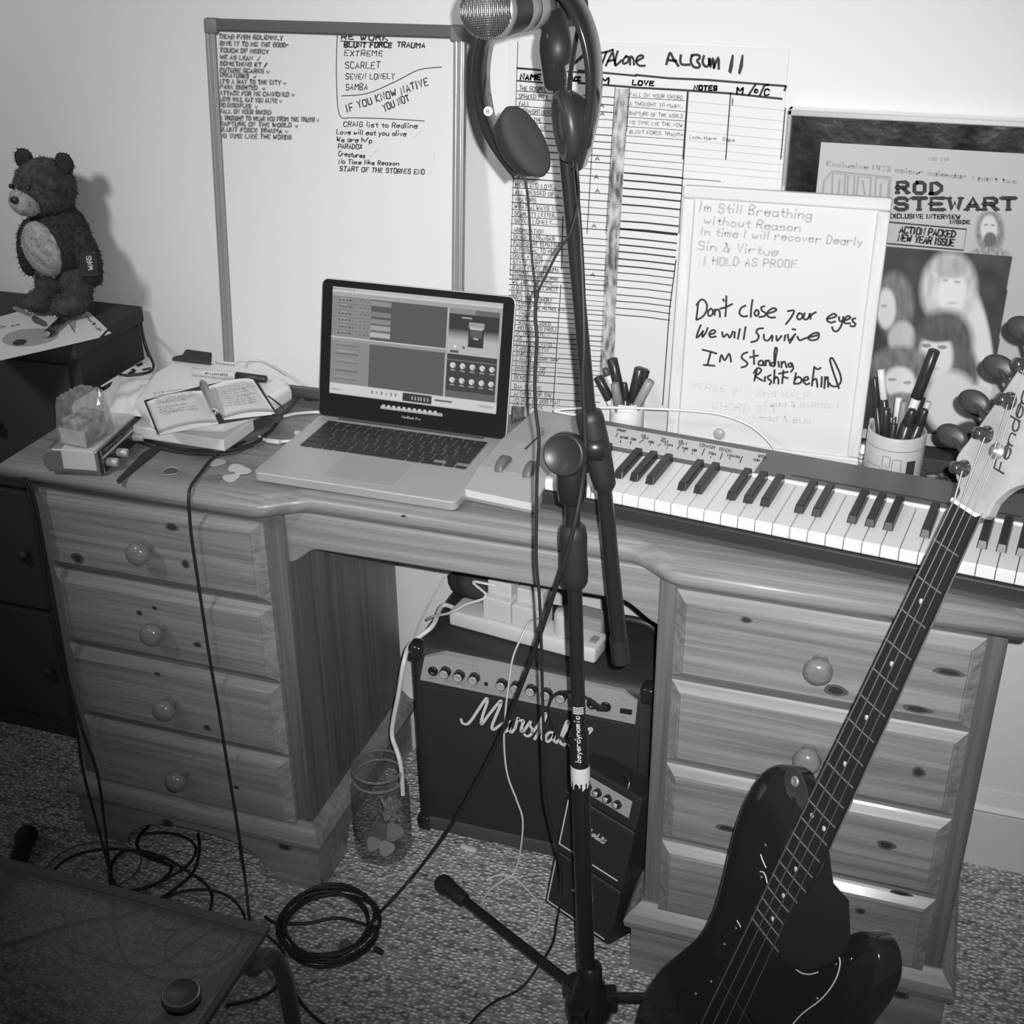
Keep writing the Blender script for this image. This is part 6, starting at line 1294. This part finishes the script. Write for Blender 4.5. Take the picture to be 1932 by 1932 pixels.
# ================================================================ mug of pens at the right
mg_c = atz(1676, 888, .760); mg_c = Vector((.953, -.107, .7605))
mug = thing('mug', 'cream mug with ruled panels full of pens beside the lyric board', 'mug', mg_c)
MR = .0415; MHt = .088
MUGM = mat('mug_cream', .48, .35)
build('bowl', MB().lathe([(0, .003), (.036, .0), (.0395, .002), (MR, .006), (MR, MHt - .002), (MR - .001, MHt), (MR - .003, MHt), (MR - .004, MHt - .003), (MR - .004, .008), (0, .007)], 40, Matrix.Translation(mg_c)), MUGM, mug)
vm = math.atan2(CAM.y - mg_c.y, CAM.x - mg_c.x)
def mp_(th, z, r=MR + .0004): return mg_c + Vector((r * math.cos(vm + th), r * math.sin(vm + th), z))
m = MB()
def mline(a, b, wd=.0009, k=8):
    pts = [mp_(a[0] + (b[0] - a[0]) * i / k, a[1] + (b[1] - a[1]) * i / k) for i in range(k + 1)]
    for p, q in zip(pts, pts[1:]): m.strip([p, q], wd, ((p + q) / 2 - mg_c - Vector((0, 0, (p.z + q.z) / 2 - mg_c.z))).normalized())
for th0, th1, z0, z1 in ((-1.0, -.42, .012, .042), (-.36, -.10, .010, .040), (-.36, -.10, .044, .060), (-.02, .28, .008, .056)):
    for a, b in (((th0, z0), (th1, z0)), ((th1, z0), (th1, z1)), ((th1, z1), (th0, z1)), ((th0, z1), (th0, z0))): mline(a, b)
mline((-1.5, .069), (1.5, .069), .001, 24); mline((-1.35, .006), (-1.35, .066)); mline((1.25, .006), (1.25, .066))
build('panel_lines', m, mat('mug_line', .16, .5), mug)
m = MB()
for a, b in ((.48, .58), (.58, .70), (.70, .82)): m.add([mp_(a, .012), mp_(b, .012), mp_(b, .054), mp_(a, .054)], [(0, 1, 2, 3)])
build('dark_panel', m, mat('mug_dark', .04, .4), mug)
P_ = lambda *a: a
for px, py, y, r, lab, parts, off in [
    (1764, 660, -.10, .0072, 'tall black-capped white pen rising from the cream mug', [(0, .30, .9, BK, 'grip'), (.30, .63, .95, WHT, 'barrel'), (.63, 1, 1.1, BK, 'cap')], (-.006, -.004)),
    (1662, 697, -.09, .0058, 'white-topped pen at the left of the cream mug', [(0, .72, 1, BK, 'barrel'), (.72, 1, .9, WHT, 'cap')], (.0, .01)),
    (1650, 712, -.08, .0050, 'dark pen leaning furthest left in the cream mug', [(0, .7, 1, BK, 'barrel'), (.7, 1, .85, BK, 'cap')], (-.012, .006)),
    (1696, 750, -.10, .0060, 'white pen with a short clip standing in the middle of the cream mug', [(0, .6, 1, BK, 'barrel'), (.6, 1, (1, .8), WHT, 'cap')], (.0, .0)),
    (1706, 757, -.11, .0062, 'dull grey pen beside the white one in the cream mug', [(0, .6, 1, DG, 'barrel'), (.6, 1, (1, .8), mat('cap_dull2', .24, .5), 'cap')], (.004, -.004)),
    (1738, 748, -.10, .0068, 'black pen leaning right, behind the thick markers in the cream mug', [(0, .6, 1, BK, 'barrel'), (.6, 1, 1.05, BK, 'cap')], (.006, .006)),
    (1722, 772, -.125, .0098, 'thick black marker at the front of the cream mug', [(0, .8, 1, BK, 'barrel'), (.8, 1, (.9, .6), BK, 'end_plug')], (-.002, -.016)),
    (1746, 772, -.115, .0085, 'thick black marker leaning furthest right in the cream mug', [(0, .8, 1, BK, 'barrel'), (.8, 1, (.9, .6), BK, 'end_plug')], (.008, -.010)),
    (1752, 758, -.09, .0055, 'short pale pen at the back right of the cream mug', [(0, .6, 1, BK, 'barrel'), (.6, 1, .9, mat('pale_cap', .5, .4), 'cap')], (.012, .010)),
    (1672, 770, -.12, .0075, 'black pen at the front left of the cream mug', [(0, .6, 1, BK, 'barrel'), (.6, 1, (1, .8), BK, 'cap')], (-.008, -.014)),
    (1688, 786, -.128, .0050, 'thin black pen with a bright tip at the front of the cream mug', [(0, .9, 1, BK, 'barrel'), (.9, 1, .6, CHR, 'tip')], (-.004, -.022))]:
    in_pot(mg_c, 0, px, py, y, r, 'pen' if r < .0068 else 'marker', lab, parts, .010, off, 'pen' if r < .0068 else 'marker')
pen(atz(1629, 908, .7665), aty(1646, 790, -.052), .0045, 'pen', 'thin pen propped upright between the lyric board and the cream mug', [(0, .06, 1, WHT, 'end_cap'), (.06, .6, 1, BK, 'barrel'), (.6, 1, 1, mat('pen_pale', .5, .4), 'cap')])
bz = aty(1765, 846, -.035).z
solo('black_box', MB().box((.985, -.075, .7605), (1.14, -.030, bz), .003), BLKM, 'low black box behind the cream mug, below the framed magazine', 'box')
# glittering foil beside the mug
for i, (px, py, s_, lab) in enumerate([(1742, 893, .015, 'crumpled foil wrapper nearest the cream mug'), (1758, 903, .018, 'crumpled foil wrapper in the middle of three behind the keyboard'), (1778, 898, .015, 'crumpled foil wrapper nearest the bass guitar headstock')]):
    c = atz(px, py, .772); c.z = .7605 + s_ * .55; bm = bmesh.new(); bmesh.ops.create_icosphere(bm, subdivisions=2, radius=s_)
    for v in bm.verts: v.co = c + Vector((v.co.x, v.co.y, v.co.z * .55)) * (1 + rnd.uniform(-.28, .12)); v.co.z = max(v.co.z, .7606)
    solo('foil_wrapper', MB().frombm(bm, 0, False), mat('foil', .35, .18, .9), lab, 'wrapper')
m = slab_px([(965, 765), (990, 767), (990, 785), (965, 792)], .768, .7605, .002); solo('silver_gadget', m, mat('gadget_silver', .3, .25, .8, noise=(200, .6)), 'small shiny dark gadget between the laptop and the music keyboard', 'gadget')

# ================================================================ jar on the carpet
jc = Vector((.178, -.300, 0)); jar = thing('glass_jar', 'tall clear glass jar holding odds and ends beside the amplifier', 'jar', jc)
GLS = glass_mat('jar_glass', .80, .03, .02)
prof_o = [(.044, .0), (.049, .004), (.050, .012), (.050, .140), (.047, .156), (.043, .165), (.0455, .169), (.0475, .178), (.0465, .188), (.043, .190)]
m = MB(); n = 8; vv = []; N2 = 48
def jr(r, z, a):
    f = math.cos(math.pi / n) / math.cos(((a + math.pi / n) % (2 * math.pi / n)) - math.pi / n); k_ = 1 if z < .145 else max(0, 1 - (z - .145) / .015)
    return r * (1 + (f * 1.03 - 1) * k_)
allp = prof_o + [(.0425, .1895)]
for r_, z in allp:
    for j in range(N2): a = 2 * math.pi * j / N2; vv.append((jc.x + jr(r_, z, a) * math.cos(a), jc.y + jr(r_, z, a) * math.sin(a), z + .0005))
m.add(vv, [(i * N2 + j, i * N2 + (j + 1) % N2, (i + 1) * N2 + (j + 1) % N2, (i + 1) * N2 + j) for i in range(len(allp) - 1) for j in range(N2)], 0, True); m.add(vv[:N2], [tuple(range(N2))[::-1]])
build('glass', m, GLS, jar)
RIMG = glass_mat('jar_rim_glass', .85, .03, .14)
for r_, z_ in ((.0455, .187), (.0450, .166)): build('rim', MB().tube([(jc.x + r_ * math.cos(t), jc.y + r_ * math.sin(t), z_) for t in [2 * math.pi * i / 48 for i in range(48)]], .0024, 8, closed=True), RIMG, jar)
JV = (CAM - jc); JV.z = 0; JV.normalize(); JS = Vector((-JV.y, JV.x, 0))
for i, (u, d, z, r, v, lab) in enumerate([(-.018, .018, .030, .013, .30, 'pale plectrum low at the left inside the glass jar'), (.004, .024, .022, .014, .42, 'palest plectrum, lowest and nearest the front inside the glass jar'), (-.008, .006, .050, .015, .13, 'dark plectrum above the pale ones inside the glass jar'), (.020, .010, .045, .016, .10, 'dark plectrum at the right inside the glass jar'), (-.022, -.006, .020, .014, .09, 'dark plectrum at the back left inside the glass jar'), (.018, .016, .020, .013, .08, 'dark plectrum low at the right inside the glass jar')]):
    c = jc + JS * u + JV * d + Vector((0, 0, z)); q = (JV + Vector((rnd.uniform(-.5, .5), rnd.uniform(-.4, .4), rnd.uniform(.2, .9)))).normalized(); Mx = axis(c, q)
    P = [(r * (1 + .12 * math.cos(3 * t)) * math.cos(t), r * (1 + .12 * math.cos(3 * t)) * math.sin(t)) for t in [2 * math.pi * k_ / 24 for k_ in range(24)]]
    solo('plectrum', MB().prism(P, -.0005, .0005, .0002, Mx), mat('plectrum_j%d' % i, v, .4), lab, 'plectrum')
bm = bmesh.new(); bmesh.ops.create_grid(bm, x_segments=8, y_segments=16, size=1)
for v in bm.verts:
    a, b = v.co.x, v.co.y; v.co = jc + JS * (.016 + a * .014 + .003 * math.sin(b * 5)) + JV * (.026 + .006 * math.sin(a * 6 + b * 4)) + Vector((0, 0, .110 + b * .028))
solo('crumpled_slip', MB().frombm(bm, 0, True), mat('slip_grey', .30, .6, noise=(160, .7)), 'crumpled pale slip of paper inside the glass jar', 'paper')

# ================================================================ small things on the carpet
m = MB().box((-.016, -.005, 0), (.016, .005, .008), .003, Matrix.Translation(atz(884, 1604, .0)) @ Matrix.Rotation(R(-8), 4, 'Z')); solo('white_clip', m, WHT, 'small white plastic clip on the carpet in front of the amplifier', 'clip')
plectrum(652, 1783, .0125, 0, .12, 'dark plectrum lying on the carpet inside the coiled cable', .001)
m = MB().tube(smooth_path([atz(798, 1660, .002), atz(775, 1660, .002), atz(752, 1653, .002), atz(738, 1662, .002), atz(745, 1672, .002), atz(770, 1672, .002)], 5), .0007, 6); solo('string_offcut', m, mat('offcut', .45, .3, .6), 'bent offcut of guitar string on the carpet near the jar', 'string')

# ================================================================ glass table at the lower left
GT = .45; gc = atz(509, 1748, GT)
tb = thing('glass_table', 'glass-topped table with a bent metal leg at the lower left, nearest the camera', 'table', (gc.x - .28, gc.y - .25, 0))
GLT = glass_mat('table_glass', .62, .03)
build('glass_top', MB().prism([(gc.x - .80, gc.y - .45), (gc.x, gc.y - .45), (gc.x, gc.y), (gc.x - .80, gc.y)], GT - .008, GT, .0012), GLT, tb)
m = MB().box((gc.x - .80, gc.y - .0148, GT - .0078), (gc.x + .0002, gc.y + .0006, GT + .0004), .001); m.box((gc.x - .0085, gc.y - .45, GT - .0078), (gc.x + .0006, gc.y - .0149, GT + .0004), .001)
build('glass_edge', m, mat('glass_edge_dark', .045, .25), tb, label='thick dark-looking polished edge of the glass')
dc = atz(342, 1878, GT + .002)
MT = mat('dark_steel', .09, .3, .4)
build('fixing_cap', MB().lathe([(.0225, -.001), (.0228, .003), (.0210, .007), (.0185, .0078), (.0183, .0072), (0, .0074)], 32, Matrix.Translation((dc.x, dc.y, GT))), [mat('cap_steel', .13, .45, .3)], tb)
build('cap_ring', MB().tube([(dc.x + .0205 * math.cos(t), dc.y + .0205 * math.sin(t), GT + .0060) for t in [2 * math.pi * i / 40 for i in range(40)]], .0014, 6, closed=True), mat('ring_chrome', .3, .2, 1.0), tb)
r0 = atz(468, 1808, GT - .022); r1 = Vector((dc.x, dc.y, GT - .020)); dd = (r1 - r0).normalized()
build('top_rail', MB().tube([r0 - dd * .0, r1, r1 + dd * .12], .011, 14), MT, tb)
lg0 = [r0 + Vector((.004, .006, -.010)), atz(478, 1826, .40), atz(500, 1806, .385), atz(522, 1814, .36), atz(536, 1842, .32), atz(545, 1885, .26), atz(556, 1950, .18), atz(566, 2010, .09), atz(572, 2060, .0)]
build('leg', MB().tube(smooth_path(lg0, 5), .0115, 14), MT, tb)
m = MB().tube([Vector((gc.x - .70, gc.y - .12, GT - .012)), Vector((gc.x - .70, gc.y - .12, 0))], .0115, 12); build('leg', m, MT, tb)
for x in (-.70, -.06): build('leg', MB().tube([Vector((gc.x + x, gc.y - .42, GT - .012)), Vector((gc.x + x, gc.y - .42, 0))], .0115, 12), MT, tb)
# foot of a dark stand at the extreme left
m = MB().tube([atz(52, 1575, .03), atz(28, 1640, .03), atz(-20, 1720, .03), atz(-120, 1850, .03)], [.018, .016, .012, .012], 14); m.ell(atz(50, 1578, .03), (.021, .021, .019), 16, 10)
solo('stand_foot', m, RUB, 'dark rubber-tipped foot of a stand at the far left edge', 'stand')

# ================================================================ soft toy and papers on the chest
TZ = .8755
FUR_D = mat('dark_fur', .028, .95, noise=(120, .5)); FUR_L = mat('pale_fur', .34, .95, noise=(90, .35)); FUR_M = mat('mid_fur', .052, .95, noise=(70, .5))
tdy = thing('teddy_bear', 'dark plush teddy bear with a pale muzzle and tummy standing on the black chest', 'soft toy', (-.475, -.085, TZ))
BC = Vector((-.470, -.080, TZ + .002)); fw = Vector((-.12, -1, 0)).normalized(); sd = Vector((1, -.12, 0)).normalized()
TM = Matrix((sd, -fw, Vector((0, 0, 1)))).transposed().to_4x4(); TM.translation = BC       # x to the toy's left, y to its back
def fluffy(parts, name, m_, parent, cnt=500, ln_=.007, label=None):
    mb = MB()
    for c, r, rot in parts:
        Mx = TM @ Matrix.Translation(Vector(c)) @ Euler([R(a) for a in rot]).to_matrix().to_4x4()
        bm = bmesh.new(); bmesh.ops.create_uvsphere(bm, u_segments=28, v_segments=18, radius=1)
        for v in bm.verts:
            k_ = 1 + .02 * math.sin(v.co.x * 19) * math.sin(v.co.z * 23) + rnd.uniform(-.012, .012); v.co = Vector((v.co.x * r[0], v.co.y * r[1], v.co.z * r[2])) * k_
        mb.frombm(bm, 0, True, Mx)
        for _ in range(int(cnt * (r[0] * r[2] + r[1] * r[2] + r[0] * r[1]) / .006)):
            u = rnd.uniform(-1, 1); t = rnd.uniform(0, 2 * math.pi); s_ = math.sqrt(1 - u * u); n_ = Vector((s_ * math.cos(t), s_ * math.sin(t), u))
            p = Vector((n_.x * r[0], n_.y * r[1], n_.z * r[2])) * .97; nrm_ = Vector((n_.x / r[0], n_.y / r[1], n_.z / r[2])).normalized()
            tip = p + (nrm_ * .7 + Vector((rnd.uniform(-.5, .5), rnd.uniform(-.5, .5), rnd.uniform(-.9, .2)))).normalized() * ln_ * rnd.uniform(.6, 1.3)
            a = nrm_.orthogonal().normalized() * .0012
            mb.add([p + a, p - a, tip], [(0, 1, 2)], 0, False, Mx)
    return build(name, mb, m_, parent, label=label)
fluffy([((0, .004, .125), (.060, .048, .070), (0, 0, 0))], 'body', FUR_D, tdy)
fluffy([((-.006, -.030, .116), (.042, .024, .050), (8, 0, 0))], 'tummy', FUR_L, tdy, 500, .005, 'pale tummy patch')
fluffy([((-.004, -.004, .215), (.053, .050, .050), (0, 0, 0))], 'head', FUR_M, tdy)
fluffy([((-.014, -.040, .200), (.032, .024, .025), (0, 0, 0))], 'muzzle', FUR_L, tdy, 500, .004, 'pale muzzle')
for sx_ in (-1, 1):
    fluffy([((sx_ * .044 - .004, .004, .258), (.019, .010, .018), (0, 0, 0))], 'ear', FUR_D, tdy, 500, .005)
    fluffy([((sx_ * .066, -.004, .105), (.020, .022, .052), (0, sx_ * -10, 0))], 'arm', FUR_D, tdy)
    fluffy([((sx_ * .029, -.004, .048), (.027, .028, .044), (0, 0, 0)), ((sx_ * .031, -.026, .022), (.030, .040, .021), (0, 0, 0))], 'leg', FUR_M, tdy)
    build('eye', MB().ell((sx_ * .019 - .012, -.0515, .226), (.0042, .004, .0042), 14, 10, TM), BLKG, tdy)
build('nose', MB().ell((-.016, -.064, .207), (.009, .006, .006), 14, 10, TM), BLK, tdy)
g_ = [aty(x / 4.6, 240 + y / 4.6, -.115) for x, y in [(690, 1090), (828, 1072), (845, 1180), (842, 1292), (690, 1295)]]
build('tag', MB().add([p for p in g_] + [p + Vector((0, .0008, 0)) for p in g_], [(4, 3, 2, 1, 0), (5, 6, 7, 8, 9)] + [(i, (i + 1) % 5, 5 + (i + 1) % 5, 5 + i) for i in range(5)]), BLKM, tdy, label='dark cloth tag with pale lettering')
m = MB()
text_px(m, 'WARS', (176, 508), (172, 482), 9, ((0, -.1155, 0), PN), .0017, jit=.02, gap=.15)
build('tag_lettering', m, mat('tag_white', .6, .6), tdy)
# papers on the chest
z1 = lambda L: [(x / 4.6, 240 + y / 4.6) for x, y in L]
sh = thing('printed_sheet', 'sheet printed with a paint palette on the black chest before the teddy bear', 'paper', atz(90, 620, .8765))
def flat(pts, z, th=.0006): return slab_px(pts, z + th, z)
build('page', flat(z1([(-260, 1715), (420, 1527), (440, 1555), (650, 1512), (710, 1545), (930, 1750), (860, 1825), (390, 1935), (-120, 2050)]), .8758), PAP, sh)
m = MB()
def ink_poly(pts, z=.8768, mi=0): m.add([atz(*q, z) for q in z1(pts)], [tuple(range(len(pts)))], mi)
ink_poly([(20, 1830), (70, 1790), (180, 1755), (330, 1745), (450, 1750), (510, 1780), (500, 1820), (440, 1860), (320, 1890), (180, 1905), (70, 1890), (25, 1865)], .8768, 1)
ink_poly([(110, 1865), (150, 1842), (210, 1840), (235, 1855), (210, 1885), (150, 1895), (110, 1885)], .8771, 0)
ink_poly([(275, 1640), (300, 1628), (400, 1690), (415, 1720), (390, 1732), (300, 1700), (275, 1670)], .8768, 2); ink_poly([(110, 1560), (140, 1555), (280, 1620), (260, 1645), (150, 1600), (110, 1580)], .8768, 3)
ink_poly([(600, 1620), (640, 1625), (665, 1650), (650, 1760), (620, 1755)], .8768, 1); ink_poly([(590, 1590), (630, 1575), (680, 1620), (640, 1640)], .8770, 3)
pp = ((0, 0, .8768), Vector((0, 0, 1)))
for t, p0, p1, h in [('Gr oo', (0, 1745), (180, 1720), 5), ('Stars', (740, 1650), (820, 1720), 5), ('Pub', (800, 1720), (880, 1780), 6), ('Oil', (480, 1600), (570, 1600), 5), ('Art', (360, 1640), (450, 1640), 4)]: text_px(m, t, z1([p0])[0], z1([p1])[0], h, pp, .0010, jit=.08)
for pth in parse('305,1595 420,1575 500,1650 / 600,1700 650,1785'): poly_px(m, pth, pp, .0010, 4.6, (0, 240))
build('print', m, [INK, mat('palette_tone', .34, .7), mat('brush_tone', .13, .7), mat('brush_handle', .24, .7)], sh)
solo('paper_scrap', flat(z1([(905, 1808), (940, 1768), (968, 1785)]), .8757), PAP, 'tiny torn white scrap at the corner of the printed sheet', 'paper')
pen(atz(*z1([(400, 1800)])[0], .884), atz(*z1([(625, 1590)])[0], .884), .0065, 'pen', 'black pen lying across the printed sheet on the chest', [(0, .06, .8, CHR, 'tip'), (.06, .55, 1, BLKG, 'barrel'), (.55, 1, (1.1, 1), BLKG, 'cap')])

# repeats share a group
for o in list(bpy.data.objects):
    if o.parent or 'label' not in o: continue
    b = o.name.split('.')[0]; l = o['label']
    g = {'floor_lead': 'dark leads tangled on the carpet', 'dropping_lead': 'leads dropping at the left of the desk', 'foil_wrapper': 'foil wrappers beside the mug', 'plug_adapter': 'plugs on the power strip'}.get(b)
    if b in ('marker', 'pen') and 'pot' in l: g = 'markers in the white pen pot'
    if b in ('marker', 'pen') and 'mug' in l and 'propped' not in l: g = 'pens in the cream mug'
    if b == 'plectrum': g = 'plectrums in the glass jar' if 'jar' in l else ('plectrums on the desk' if 'carpet' not in l else None)
    if b == 'whiteboard' or g is None: continue
    o['group'] = g
